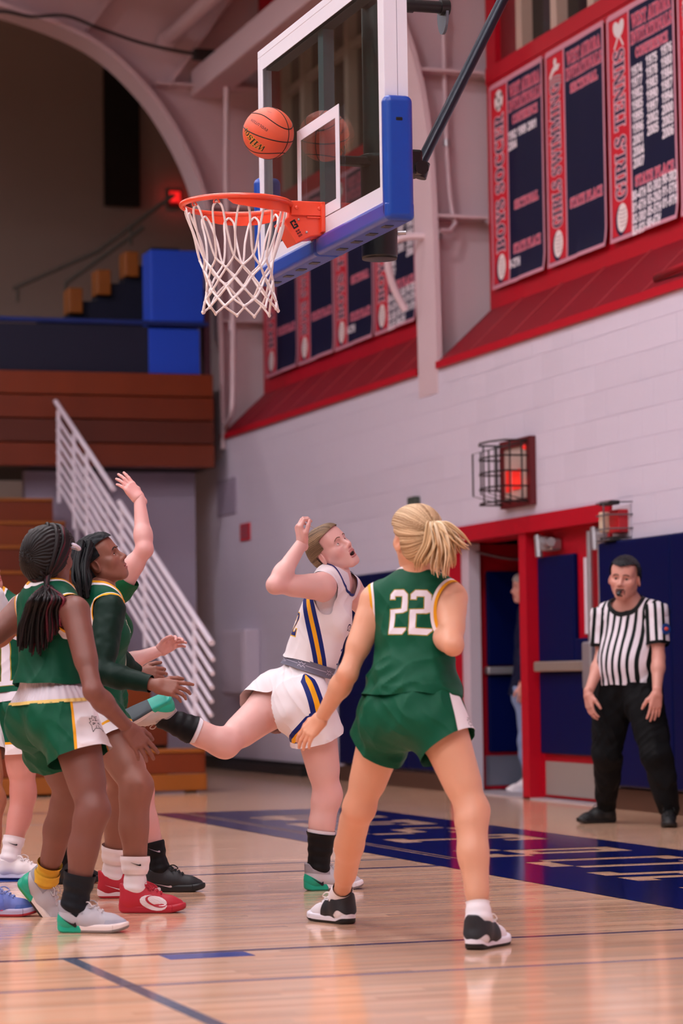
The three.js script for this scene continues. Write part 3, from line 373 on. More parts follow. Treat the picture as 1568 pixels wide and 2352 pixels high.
  each('gusset', gus, P(0xe8482a, 0.32, { side: THREE.DoubleSide }), hoop);
  const prof = [[0.225, 3.06], [0.379, 3.062], [0.379, 2.925], [0.32, 2.918], [0.255, 2.887], [0.2, 2.975], [0.222, 2.995]];
  const br = mesh('rim_bracket', slab(prof, -0.075, 0.075, 0.006), mOrange, hoop);
  mesh('bracket_flange', merge([rbox(0.225, 0.375, 3.002, 3.066, -0.088, 0.088, 0.005), rbox(0.36, 0.379, 2.93, 3.064, -0.1, 0.1, 0.004), rbox(0.3, 0.376, 2.992, 3.0, -0.084, 0.084, 0.002)]), mOrange, br);
  mesh('bolt', merge([[0.25, 3.035], [0.355, 3.035]].map(([x, y]) => { const g = new THREE.SphereGeometry(0.009, 10, 8); g.scale(1, 1, 0.5); g.translate(x, y, 0.089); return g; })), mOrange, br); mesh('screw', merge([[0.262, 2.985], [0.298, 2.93]].map(([x, y]) => { const g = new THREE.SphereGeometry(0.006, 10, 8); g.translate(x, y, 0.076); return g; })), mSteel, br);
  const lt = canvasTex(128, 256, (g) => { g.clearRect(0, 0, 128, 256); g.fillStyle = '#060606'; g.fillRect(24, 10, 84, 22); g.fillRect(84, 10, 24, 50); g.fillRect(24, 10, 22, 110); g.fillRect(24, 100, 84, 22); g.fillRect(84, 70, 24, 50); g.fillRect(58, 66, 34, 18); g.fillStyle = '#5c0a06'; for (let k = 0; k < 4; k++) g.fillRect(30 + (k % 2) * 34, 150 + 34 * (k >> 1), 28, 22); g.fillRect(30, 222, 62, 8); g.fillRect(30, 236, 62, 8); });
  const lg = new THREE.PlaneGeometry(0.04, 0.085); lg.rotateZ(0.55); lg.translate(0.252, 2.945, 0.0765); mesh('maker_mark', lg, P(0xffffff, 0.4, { map: lt, transparent: true, alphaTest: 0.5 }), br);
  // net: twelve hooks, a long upper loop, then a diamond mesh
  const N = 12, lv = [[0, 0.222], [-0.115, 0.19], [-0.225, 0.158], [-0.275, 0.147], [-0.32, 0.141], [-0.365, 0.143], [-0.41, 0.148], [-0.45, 0.158]];
  const node = (i, l, j = 0.012) => { const a = (i / N) * Math.PI * 2 + 0.13, k = ((Math.round(i * 2) % 24) + 24) % 24, [y, r] = lv[l]; return V(Math.cos(a) * r + j * (hash(k, l, 1) - 0.5) + 0.02 * l / 7 * (Math.cos(a) > 0 ? 1 : 0.2), 3.032 + y + j * 1.3 * (hash(k, l, 2) - 0.5) - 0.0 , Math.sin(a) * r + j * (hash(k, l, 3) - 0.5)); };
  const cords = [];
  for (let i = 0; i < N; i++) for (const s of [-1, 1]) {
    const h = node(i, 0, 0), pts = [V(h.x, h.y, h.z), node(i + s * 0.16, 0, 0).add(V(0, -0.018, 0)), node(i + s * 0.3, 1)];
    let idx = i + s * 0.5; pts.push(node(idx, 2)); for (let l = 3; l < 8; l++) { idx += s * 0.5; pts.push(node(idx, l)); }
    cords.push(tube(pts, 0.0052, 6, 44));
  }
  for (let i = 0; i < N; i++) { const a = node(i, 7); const g = new THREE.SphereGeometry(0.008, 8, 6); g.translate(a.x, a.y, a.z); cords.push(g); for (let l = 2; l < 8; l++) { const q = node(i + (l % 2 ? 0 : 0.5), l), s = new THREE.SphereGeometry(0.0068, 7, 5); s.scale(1, 1.5, 1); s.translate(q.x, q.y, q.z); cords.push(s); } }
  mesh('net', merge(cords), M(0xe8dede, 0.8), hoop);
  const hk = []; for (let i = 0; i < N; i++) { const a = (i / N) * Math.PI * 2 + 0.13; for (const d of [-0.03, 0.03]) hk.push(tube([V(Math.cos(a + d) * 0.236, 3.04, Math.sin(a + d) * 0.236), V(Math.cos(a + d * 2) * 0.228, 3.026, Math.sin(a + d * 2) * 0.228), V(Math.cos(a) * 0.222, 3.028, Math.sin(a) * 0.222)], 0.0035, 6, 8)); } mesh('net_hook', merge(hk), mOrange, hoop);
}
/* ---------- ball ---------- */
{
  const R = 0.1165, c = at(616, 306, 12.13), ball = thing('basketball', 'orange basketball in the air above the rim, in front of the glass', 'ball', null, c);
  const loc = (g) => { g.userData.local = true; return g; };
  const peb = dataTex(512, 512, (i, j) => { const u = (i * 8 + (j >> 3 & 1) * 4) % 8, v = 128 + 60 * Math.cos(i * Math.PI / 4) * Math.cos(j * Math.PI / 4); return [v, v, v]; }, false); peb.repeat.set(4, 2);
  mesh('cover', loc(new THREE.SphereGeometry(R, 96, 64)), P(0xd9583a, 0.45, { bumpMap: peb, bumpScale: 0.0006 }), ball);
  const dir = (r, u) => camDir(r, u, Math.sqrt(Math.max(0.02, 1 - r * r - u * u)));
  const pole = dir(0.76, -0.42), e1 = dir(-0.42, -0.2), nE = pole.clone().cross(e1).normalize(), e = nE.clone().cross(pole).normalize();
  const seams = [], ring = (f) => { const p = []; for (let i = 0; i < 96; i++) p.push(f(i / 96 * Math.PI * 2).multiplyScalar(R * 0.9985)); seams.push(new THREE.TubeGeometry(new THREE.CatmullRomCurve3(p, true), 192, 0.0026, 6, true)); };
  ring((t) => pole.clone().multiplyScalar(Math.cos(t)).addScaledVector(e, Math.sin(t))); // long seam
  ring((t) => pole.clone().multiplyScalar(Math.cos(t)).addScaledVector(nE, Math.sin(t))); // cross seam
  for (const s of [-1, 1]) ring((t) => { const ax = nE.clone().multiplyScalar(s), a = e, b = pole, k = 0.72 + 0.13 * Math.cos(2 * t); return ax.multiplyScalar(Math.cos(k * 1.25)).addScaledVector(a, Math.sin(k * 1.25) * Math.sin(t)).addScaledVector(b, Math.sin(k * 1.25) * Math.cos(t)).normalize(); });
  mesh('seam', loc(mergeGeometries(seams)), M(0x1c0f0c, 0.6), ball);
  const print = (name, dr, tr, tu, w, h, draw) => {
    const n = dir(...dr), x0 = camDir(tr, tu, 0), x = x0.sub(n.clone().multiplyScalar(x0.dot(n))).normalize(), y = n.clone().cross(x);
    const g = new THREE.PlaneGeometry(w, h, 20, 10), p = g.attributes.position; for (let i = 0; i < p.count; i++) { const q = n.clone().multiplyScalar(R).addScaledVector(x, p.getX(i)).addScaledVector(y, p.getY(i)).normalize().multiplyScalar(R * 1.004); p.setXYZ(i, q.x, q.y, q.z); } g.computeVertexNormals();
    mesh(name, loc(g), P(0xffffff, 0.5, { map: canvasTex(512, 160, draw), transparent: true, alphaTest: 0.4 }), ball);
  };
  const tx = (s, f, col, edge) => (g, w, h) => { g.clearRect(0, 0, w, h); g.font = f; g.textAlign = 'center'; g.textBaseline = 'middle'; if (edge) { g.lineWidth = 14; g.strokeStyle = edge; g.strokeText(s, w / 2, h / 2); } g.fillStyle = col; g.fillText(s, w / 2, h / 2); };
  print('large_lettering', [-0.62, -0.38], -0.75, 0.55, 0.15, 0.05, tx('Wilson', 'bold italic 170px serif', '#0b0808', '#e0a03a'));
  print('small_lettering', [-0.36, 0.22], -0.8, 0.57, 0.125, 0.034, tx('EVOLUTION', 'bold 84px sans-serif', '#4a2022'));
  print('stamp', [0.06, 0.72], -0.85, 0.45, 0.045, 0.014, tx('NFHS', 'bold 90px sans-serif', '#8a3a2c'));
}
/* ---------- figures: signed distance fields meshed as continuous skins ---------- */
const smin = (a, b, k) => { const h = Math.max(k - Math.abs(a - b), 0) / k; return Math.min(a, b) - h * h * k * 0.25; };
const smax = (a, b, k) => -smin(-a, -b, k);
function cap(a, b, ra, rb = ra) {
  const ax = a.x, ay = a.y, az = a.z, bx = b.x - ax, by = b.y - ay, bz = b.z - az, il = 1 / Math.max(1e-9, bx * bx + by * by + bz * bz);
  return (x, y, z) => { x -= ax; y -= ay; z -= az; let t = (x * bx + y * by + z * bz) * il; t = t < 0 ? 0 : t > 1 ? 1 : t; const u = x - bx * t, v = y - by * t, w = z - bz * t; return Math.sqrt(u * u + v * v + w * w) - (ra + (rb - ra) * t); };
}
function ell(c, X, Y, Z, rx, ry, rz) {
  const m = Math.min(rx, ry, rz);
  return (x, y, z) => { x -= c.x; y -= c.y; z -= c.z; const u = x * X.x + y * X.y + z * X.z, v = x * Y.x + y * Y.y + z * Y.z, w = x * Z.x + y * Z.y + z * Z.z; const a = u / rx, b = v / ry, e = w / rz, k0 = Math.sqrt(a * a + b * b + e * e), k1 = Math.sqrt((a / rx) ** 2 + (b / ry) ** 2 + (e / rz) ** 2); return k1 < 1e-6 ? -m : k0 * (k0 - 1) / k1; };
}
const EX = V(1, 0, 0), EY = V(0, 1, 0), EZ = V(0, 0, 1);
const el = (cx, cy, cz, rx, ry, rz) => ell(V(cx, cy, cz), EX, EY, EZ, rx, ry, rz);
const cp = (ax, ay, az, bx, by, bz, ra, rb) => cap(V(ax, ay, az), V(bx, by, bz), ra, rb);
function uni(list) { const n = list.length, F = list.map((q) => q[0]), K = list.map((q) => q[1]); return (x, y, z) => { let d = F[0](x, y, z); for (let i = 1; i < n; i++) { const e = F[i](x, y, z), k = K[i]; d = e - d > k ? d : d - e > k ? e : smin(d, e, k); } return d; }; }
/* surface nets over a box; blocks far from the surface are skipped */
function skin(f, lo, hi, c) {
  const nx = Math.ceil((hi.x - lo.x) / c) + 2, ny = Math.ceil((hi.y - lo.y) / c) + 2, nz = Math.ceil((hi.z - lo.z) / c) + 2, B = 4, A = new Float32Array(nx * ny * nz), sx = 1, sy = nx, sz = nx * ny;
  for (let k = 0; k < nz; k += B) for (let j = 0; j < ny; j += B) for (let i = 0; i < nx; i += B) {
    const m = f(lo.x + (i + 1.5) * c, lo.y + (j + 1.5) * c, lo.z + (k + 1.5) * c), far = Math.abs(m) > B * c * 1.55;
    for (let q = k; q < Math.min(k + B, nz); q++) for (let p = j; p < Math.min(j + B, ny); p++) for (let o = i; o < Math.min(i + B, nx); o++) A[o + p * sy + q * sz] = far ? m : f(lo.x + o * c, lo.y + p * c, lo.z + q * c);
  }
  const id = new Int32Array(nx * ny * nz).fill(-1), pos = [], nor = [], idx = [], e = c * 0.35;
  for (let k = 0; k < nz - 1; k++) for (let j = 0; j < ny - 1; j++) for (let i = 0; i < nx - 1; i++) {
    const o = i + j * sy + k * sz; let s = 0, n = 0, X = 0, Y = 0, Z = 0;
    const v = [A[o], A[o + 1], A[o + sy], A[o + sy + 1], A[o + sz], A[o + sz + 1], A[o + sz + sy], A[o + sz + sy + 1]];
    for (let q = 0; q < 8; q++) if (v[q] < 0) s++;
    if (s === 0 || s === 8) continue;
    for (let q = 0; q < 8; q++) for (let b = 1; b < 8; b <<= 1) if (!(q & b)) { const a0 = v[q], a1 = v[q | b]; if ((a0 < 0) !== (a1 < 0)) { const t = a0 / (a0 - a1); X += (q & 1) + (b === 1 ? t : 0); Y += ((q >> 1) & 1) + (b === 2 ? t : 0); Z += ((q >> 2) & 1) + (b === 4 ? t : 0); n++; } }
    let x = lo.x + (i + X / n) * c, y = lo.y + (j + Y / n) * c, z = lo.z + (k + Z / n) * c;
    let gx = f(x + e, y, z) - f(x - e, y, z), gy = f(x, y + e, z) - f(x, y - e, z), gz = f(x, y, z + e) - f(x, y, z - e); const l = Math.hypot(gx, gy, gz) || 1; gx /= l; gy /= l; gz /= l;
    const d = clamp(f(x, y, z), -c * 0.5, c * 0.5); x -= gx * d; y -= gy * d; z -= gz * d;
    id[o] = pos.length / 3; pos.push(x, y, z); nor.push(gx, gy, gz);
  }
  const quad = (a, b, d, e2, flip) => { if (a < 0 || b < 0 || d < 0 || e2 < 0) return; if (flip) idx.push(a, d, b, b, d, e2); else idx.push(a, b, d, b, e2, d); };
  for (let k = 1; k < nz - 1; k++) for (let j = 1; j < ny - 1; j++) for (let i = 1; i < nx - 1; i++) {
    const o = i + j * sy + k * sz, a = A[o] < 0;
    if (a !== A[o + 1] < 0) quad(id[o - sy - sz], id[o - sz], id[o - sy], id[o], !a);
    if (a !== A[o + sy] < 0) quad(id[o - 1 - sz], id[o - 1], id[o - sz], id[o], !a);
    if (a !== A[o + sz] < 0) quad(id[o - 1 - sy], id[o - sy], id[o - 1], id[o], !a);
  }
  const g = new THREE.BufferGeometry(); g.setAttribute('position', new THREE.Float32BufferAttribute(pos, 3)); g.setAttribute('normal', new THREE.Float32BufferAttribute(nor, 3)); g.setIndex(idx); return g;
}
/* cut a mesh along f = 0: returns [where f < 0, where f > 0] */
function cut(g, f) {
  const names = Object.keys(g.attributes), src = names.map((n) => g.attributes[n]), ix = g.index ? g.index.array : [...Array(g.attributes.position.count).keys()], P0 = g.attributes.position, val = new Float32Array(P0.count);
  for (let i = 0; i < P0.count; i++) { const q = f(P0.getX(i), P0.getY(i), P0.getZ(i)); val[i] = Math.abs(q) < 1e-7 ? 1e-7 : q; }
  const sides = [0, 1].map(() => ({ at: names.map(() => []), idx: [], map: new Map(), n: 0 }));
  const put = (S, a, b, t) => { const key = b < 0 ? a : a < b ? a * 4194304 + b + 1e12 : b * 4194304 + a + 1e12; let k = S.map.get(key); if (k !== undefined) return k; k = S.n++; S.map.set(key, k); src.forEach((A, m) => { for (let q = 0; q < A.itemSize; q++) { const va = A.getComponent(a, q); S.at[m].push(b < 0 ? va : va + (A.getComponent(b, q) - va) * t); } }); return k; };
  for (let i = 0; i < ix.length; i += 3) {
    const t = [ix[i], ix[i + 1], ix[i + 2]], s = t.map((q) => (val[q] > 0 ? 1 : 0)), sum = s[0] + s[1] + s[2];
    if (sum === 0 || sum === 3) { const S = sides[sum ? 1 : 0]; S.idx.push(put(S, t[0], -1), put(S, t[1], -1), put(S, t[2], -1)); continue; }
    const lone = sum === 1 ? s.indexOf(1) : s.indexOf(0), a = t[lone], b = t[(lone + 1) % 3], c = t[(lone + 2) % 3], SA = sides[s[lone]], SB = sides[1 - s[lone]];
    const [ab, tab] = a < b ? [[a, b], val[a] / (val[a] - val[b])] : [[b, a], val[b] / (val[b] - val[a])], [ac, tac] = a < c ? [[a, c], val[a] / (val[a] - val[c])] : [[c, a], val[c] / (val[c] - val[a])];
    SA.idx.push(put(SA, a, -1), put(SA, ...ab, tab), put(SA, ...ac, tac));
    const m = put(SB, ...ab, tab), n = put(SB, ...ac, tac), B = put(SB, b, -1), C = put(SB, c, -1); SB.idx.push(m, B, C, m, C, n);
  }
  return sides.map((S) => { const h = new THREE.BufferGeometry(); names.forEach((n, m) => h.setAttribute(n, new THREE.Float32BufferAttribute(S.at[m], src[m].itemSize))); h.setIndex(S.idx); return h; });
}
const keep = (g, f) => cut(g, f)[1], has = (g) => g.index.count > 0;
function puff(g, d) { const h = g.clone(), p = h.attributes.position, n = h.attributes.normal; for (let i = 0; i < p.count; i++) p.setXYZ(i, p.getX(i) + n.getX(i) * d, p.getY(i) + n.getY(i) * d, p.getZ(i) + n.getZ(i) * d); return h; }
function tint(g, f) { const p = g.attributes.position, c = new Float32Array(p.count * 3), v = V(); for (let i = 0; i < p.count; i++) { const q = f(v.fromBufferAttribute(p, i)); c.set(q, i * 3); } g.setAttribute('color', new THREE.BufferAttribute(c, 3)); return g; }
function joinGeo(list) { const l = list.map((g) => { const h = g.clone(); for (const k of Object.keys(h.attributes)) if (!['position', 'normal', 'color'].includes(k)) h.deleteAttribute(k); if (!h.index) h.setIndex([...Array(h.attributes.position.count).keys()]); return h; }); if (l.some((g) => g.attributes.color)) l.forEach((g) => { if (!g.attributes.color) g.setAttribute('color', new THREE.BufferAttribute(new Float32Array(g.attributes.position.count * 3).fill(1), 3)); }); return mergeGeometries(l); }
const basis = (o, X, Y, Z) => new THREE.Matrix4().makeBasis(X, Y, Z).setPosition(o);
function frame(o, dir, up) { const X = dir.clone().normalize(), Z = X.clone().cross(up).normalize(), Y = Z.clone().cross(X); return basis(o, X, Y, Z); } // x along dir, y nearest up
/* hand: x along the fingers, y towards the thumb, -z the palm side; scale 1 = 185 mm */
function handField(curl, spread, thumb, s) {
  const L = [], y0 = [0.029, 0.0095, -0.0095, -0.027], len = [0.07, 0.078, 0.072, 0.056], kx = [0.086, 0.09, 0.086, 0.078];
  L.push([cp(-0.02, 0.006, 0, 0.01, 0.004, 0, 0.0225, 0.0235), 0], [cp(-0.02, -0.006, 0, 0.01, -0.006, 0, 0.0215, 0.0225), 0.015]);
  for (let i = 0; i < 4; i++) L.push([cp(0.012, y0[i] * 0.62, 0, kx[i] - 0.004, y0[i], 0, 0.0165, 0.0115), 0.014]);
  L.push([cp(0.015, 0.014, -0.008, 0.055, 0.024, -0.009, 0.017, 0.013), 0.014], [cp(0.015, -0.018, -0.006, 0.06, -0.024, -0.006, 0.015, 0.011), 0.014]);
  for (let i = 0; i < 4; i++) {
    let p = V(kx[i] - 0.006, y0[i], 0), a = 0; const sp = (1.5 - i) * spread, cs = Array.isArray(curl) ? curl[i] : curl, rad = [0.0096, 0.0098, 0.0094, 0.0084][i];
    [0.46, 0.3, 0.26].forEach((q, k) => { a += cs * [0.75, 1, 0.75][k]; const d = V(Math.cos(a) * Math.cos(sp), Math.sin(sp) * Math.cos(a * 0.6), -Math.sin(a)).normalize(), n = p.clone().addScaledVector(d, len[i] * q + (k === 0 ? 0.006 : 0)); L.push([cap(p, n, rad * (1 - 0.1 * k), rad * (0.93 - 0.12 * k)), k ? 0.003 : 0.006]); p = n; });
  }
  const t0 = V(0.02, 0.02, -0.008), t1 = V(0.048, 0.042 + 0.012 * thumb, -0.016), t2 = V(0.078, 0.046 + 0.026 * thumb, -0.022 - 0.012 * (1 - thumb)), t3 = V(0.1, 0.046 + 0.034 * thumb, -0.028 - 0.02 * (1 - thumb));
  L.push([cap(t0, t1, 0.016, 0.0125), 0.012], [cap(t1, t2, 0.0118, 0.0105), 0.004], [cap(t2, t3, 0.0105, 0.0078), 0.003]);
  const f = uni(L); return (x, y, z) => f(x / s, y / s, z / s) * s;
}
function hand(o) { // o: {at, dir, thumb (side the thumb is on), left?, curl, spread, ab}
  const s = o.s ?? 0.95, f = handField(o.curl ?? 0.35, o.spread ?? 0.06, o.ab ?? 0.6, s), g = skin(f, V(-0.05, -0.085, -0.1).multiplyScalar(s), V(0.2, 0.11, 0.05).multiplyScalar(s), 0.0034);
  const X = o.dir.clone().normalize(), Zp = o.palm.clone().negate(), Z = Zp.sub(X.clone().multiplyScalar(Zp.dot(X))).normalize(); let Y = Z.clone().cross(X);
  if (o.thumb.dot(Y) < 0) { const p = g.attributes.position, n = g.attributes.normal; for (let i = 0; i < p.count; i++) { p.setY(i, -p.getY(i)); n.setY(i, -n.getY(i)); } const a = g.index.array; for (let i = 0; i < a.length; i += 3) { const t = a[i]; a[i] = a[i + 1]; a[i + 1] = t; } }
  g.applyMatrix4(basis(o.at, X, Y, Z)); return g;
}
/* head: x to its left, y up, z forward, origin at the head's middle; 0.23 m tall */
function headField(o) {
  const w = o.wide ?? 1, op = o.open ?? 0, L = [
    [el(0, 0.03, -0.014, 0.075 * w, 0.087, 0.095), 0], [el(0, -0.035, 0.024, 0.058 * w, 0.075, 0.066), 0.04],
    [cp(-0.05 * w, -0.052, 0.0, -0.02, -0.098 - op * 0.008, 0.056, 0.02, 0.017), 0.03], [cp(0.05 * w, -0.052, 0.0, 0.02, -0.098 - op * 0.008, 0.056, 0.02, 0.017), 0.03], [cp(-0.012, -0.1 - op * 0.01, 0.066, 0.012, -0.1 - op * 0.01, 0.066, 0.018, 0.018), 0.02],
    [el(-0.042 * w, -0.026, 0.054, 0.024, 0.022, 0.022), 0.03], [el(0.042 * w, -0.026, 0.054, 0.024, 0.022, 0.022), 0.03],
    [cp(-0.04, 0.018, 0.066, -0.012, 0.016, 0.078, 0.012, 0.012), 0.02], [cp(0.04, 0.018, 0.066, 0.012, 0.016, 0.078, 0.012, 0.012), 0.02],
    [el(0, 0.055, 0.055, 0.055 * w, 0.04, 0.03), 0.04], [el(0, -0.066, 0.066, 0.032, 0.03, 0.026), 0.025]], A = uni(L);
  const nose = uni([[cp(0, 0.008, 0.083, 0, -0.032, 0.106, 0.0075, 0.0115), 0], [cp(-0.012, -0.039, 0.091, -0.009, -0.037, 0.098, 0.0085, 0.008), 0.008], [cp(0.012, -0.039, 0.091, 0.009, -0.037, 0.098, 0.0085, 0.008), 0.008]]);
  const ul = el(0, -0.0655, 0.0895, 0.023, 0.0068, 0.0095), ll = el(0, -0.0775 - op * 0.011, 0.088 - op * 0.003, 0.02, 0.0075, 0.0095), mo = el(0, -0.0715 - op * 0.006, 0.098, 0.019 + op * 0.002, 0.0017 + op * 0.0085, 0.018 + op * 0.012);
  const sock = [-1, 1].map((s) => el(s * 0.033, -0.001, 0.088, 0.019, 0.0125, 0.012)), lid = [-1, 1].map((s) => el(s * 0.0315, -0.002, 0.0685, 0.0155, 0.0135, 0.0145)), slit = [-1, 1].map((s) => el(s * 0.032, -0.003, 0.0865, 0.0135, 0.0062, 0.013));
  const nost = [-1, 1].map((s) => el(s * 0.0068, -0.0465, 0.1, 0.0038, 0.005, 0.005));
  const ear = [-1, 1].map((s) => { const c = V(s * (0.0765 * w), -0.012, -0.012), Y = V(0, 0.94, -0.34), X = V(s * 0.9, 0.12, -0.42).normalize(), Z = X.clone().cross(Y).normalize(); return [ell(c, X, Y, Z, 0.0085, 0.033, 0.021), ell(V(c.x + s * 0.009, c.y + 0.005, c.z + 0.002), X, Y, Z, 0.006, 0.02, 0.0115)]; });
  const neck = o.neck;
  return (x, y, z) => {
    let d = A(x, y, z);
    for (let i = 0; i < 2; i++) d = smax(d, -sock[i](x, y, z), 0.014);
    d = smin(d, nose(x, y, z), 0.012); d = smin(d, ul(x, y, z), 0.005); d = smin(d, ll(x, y, z), 0.005); d = smax(d, -mo(x, y, z), 0.004);
    for (let i = 0; i < 2; i++) { d = smin(d, smax(lid[i](x, y, z), -slit[i](x, y, z), 0.002), 0.005); d = smax(d, -nost[i](x, y, z), 0.003); const e = smax(ear[i][0](x, y, z), -ear[i][1](x, y, z), 0.006); d = smin(d, e, 0.008); }
    if (neck) d = smin(d, neck(x, y, z), 0.03);
    return d;
  };
}
const skullField = (grow, back = 0) => { const a = uni([[el(0, 0.03, -0.014, 0.075 + grow, 0.087 + grow, 0.095 + grow), 0], [el(0, -0.02, -0.045 - back, 0.062 + grow, 0.07, 0.05 + grow), 0.04], [el(0, 0.055, 0.055, 0.055 + grow, 0.04 + grow, 0.03 + grow), 0.04]]); return a; };
/* default hairline: positive behind it */
const hairline = (x, y, z, o = {}) => { const fr = o.front ?? 0.064; if (y > -0.05) { const zl = y > 0.02 ? lerp(0.03, 0.2, sstep(fr - 0.02, fr + 0.004, y + Math.abs(x) * (o.temple ?? 0.05))) : y > 0.008 ? lerp(-0.034, 0.03, (y - 0.008) / 0.012) : -0.034; return Math.min(zl - z, 1); } const top = o.top ?? 0.07, e = Math.abs(x); const zl = y > 0.03 ? lerp(0.026, 0.11, sstep(0.03, top, y)) : y > -0.02 ? lerp(-0.002, 0.03, (y + 0.02) / 0.05) : lerp(-0.03, -0.002, clamp((y + 0.09) / 0.07)); return Math.min(zl - z, y + (o.low ?? 0.085)) - (e < 0.02 && y > 0.05 ? 0.0 : 0); };
/* shoe: x to the toe, y up from the ground, z sideways; ankle above (0, 0.1, 0); 0.285 m long at scale 1 */
function shoeField() {
  const up = uni([[cp(-0.045, 0.045, 0, -0.035, 0.085, 0, 0.034, 0.031), 0], [cp(-0.03, 0.05, 0, 0.06, 0.05, 0.002, 0.036, 0.035), 0.03], [cp(0.05, 0.045, 0.003, 0.13, 0.034, 0.002, 0.04, 0.034), 0.04], [cp(0.13, 0.032, 0.002, 0.168, 0.028, -0.003, 0.034, 0.027), 0.03], [cp(0.0, 0.085, 0, 0.06, 0.068, 0, 0.027, 0.024), 0.03], [cp(0.025, 0.095, 0, 0.005, 0.128, 0, 0.02, 0.013), 0.02], [cp(-0.062, 0.1, 0, -0.066, 0.125, 0, 0.012, 0.009), 0.02], [cp(-0.02, 0.06, 0, -0.024, 0.13, 0, 0.044, 0.046), 0.03]]);
  const hole = uni([[cp(-0.022, 0.095, 0, -0.025, 0.2, 0, 0.029, 0.036), 0]]), half = (x) => x < 0 ? 0.037 + 0.004 * (x + 0.08) / 0.08 : x < 0.11 ? lerp(0.041, 0.05, sstep(0, 0.11, x)) : 0.05;
  return { up: (x, y, z) => { let d = up(x, y, z); const tp = 0.102 + 0.022 * sstep(-0.045, -0.07, x) + 0.03 * sstep(-0.012, 0.012, x); d = smax(d, y - tp, 0.006); return smax(d, 0.012 - y, 0.006); },
    sole: (x, y, z) => { const xc = clamp(x, -0.046, 0.158), hw = half(x), zz = z - 0.004 * sstep(0.02, 0.12, x); let r; if (x < -0.046) r = Math.hypot(x + 0.046, zz) - 0.038; else if (x > 0.15) r = Math.hypot((x - 0.15) * 0.95, zz + 0.004) - 0.05; else r = Math.abs(zz) - hw; const toe = x > 0.12 ? 0.016 * ((x - 0.12) / 0.08) ** 2 : x < -0.05 ? 0.01 * ((-x - 0.05) / 0.035) ** 2 : 0, top = 0.034 + 0.008 * sstep(0.02, -0.05, x) + toe * 0.6; return smax(smax(r, y - top, 0.012), toe - y, 0.01); } };
}
const SHOE = (() => { const F = shoeField(); return { F, up: skin(F.up, V(-0.1, 0, -0.06), V(0.21, 0.15, 0.06), 0.0042), sole: skin(F.sole, V(-0.1, -0.01, -0.065), V(0.215, 0.075, 0.065), 0.0042) }; })();
const swooshPts = (() => { const s = new THREE.Shape(); s.moveTo(0, 0.2); s.quadraticCurveTo(-0.12, 0.02, 0.03, 0.0); s.quadraticCurveTo(0.1, -0.01, 1, 0.42); s.quadraticCurveTo(0.18, 0.1, 0.09, 0.16); s.quadraticCurveTo(0.03, 0.2, 0, 0.2); return s; })();
function decalOnShoe(shape, x0, y0, sx, sy, side, lift = 0.0012) { // a flat mark laid on the side of the shoe
  const g = new THREE.ShapeGeometry(shape, 8), h = g.toNonIndexed(), p = h.attributes.position, F = SHOE.F, sub = [];
  const tri = []; for (let i = 0; i < p.count; i += 3) { const t = [0, 1, 2].map((k) => [p.getX(i + k), p.getY(i + k)]); const rec = (a, b, c, d) => { if (d === 0) { tri.push(a, b, c); return; } const m = (u, v) => [(u[0] + v[0]) / 2, (u[1] + v[1]) / 2]; const ab = m(a, b), bc = m(b, c), ca = m(c, a); rec(a, ab, ca, d - 1); rec(ab, b, bc, d - 1); rec(ca, bc, c, d - 1); rec(ab, bc, ca, d - 1); }; rec(...t, 2); }
  for (const q of tri) { const x = x0 + q[0] * sx, y = y0 + q[1] * sy; let z = 0.07; for (let k = 0; k < 40; k++) { const d = Math.min(F.up(x, y, z * side), F.sole(x, y, z * side)); if (d < 0.0006) break; z -= d * 0.8; } sub.push(x, y, (Math.max(z, 0.005) + lift) * side); }
  const r = new THREE.BufferGeometry(); r.setAttribute('position', new THREE.Float32BufferAttribute(sub, 3)); const ia = []; const flip = (sx < 0) !== (side < 0); for (let i = 0; i < sub.length / 3; i += 3) flip ? ia.push(i, i + 2, i + 1) : ia.push(i, i + 1, i + 2); r.setIndex(ia); r.computeVertexNormals(); return r;
}
const MATS = {}; const mat = (hex, rough = 0.55) => MATS[hex + '_' + rough] ??= P(hex, rough);
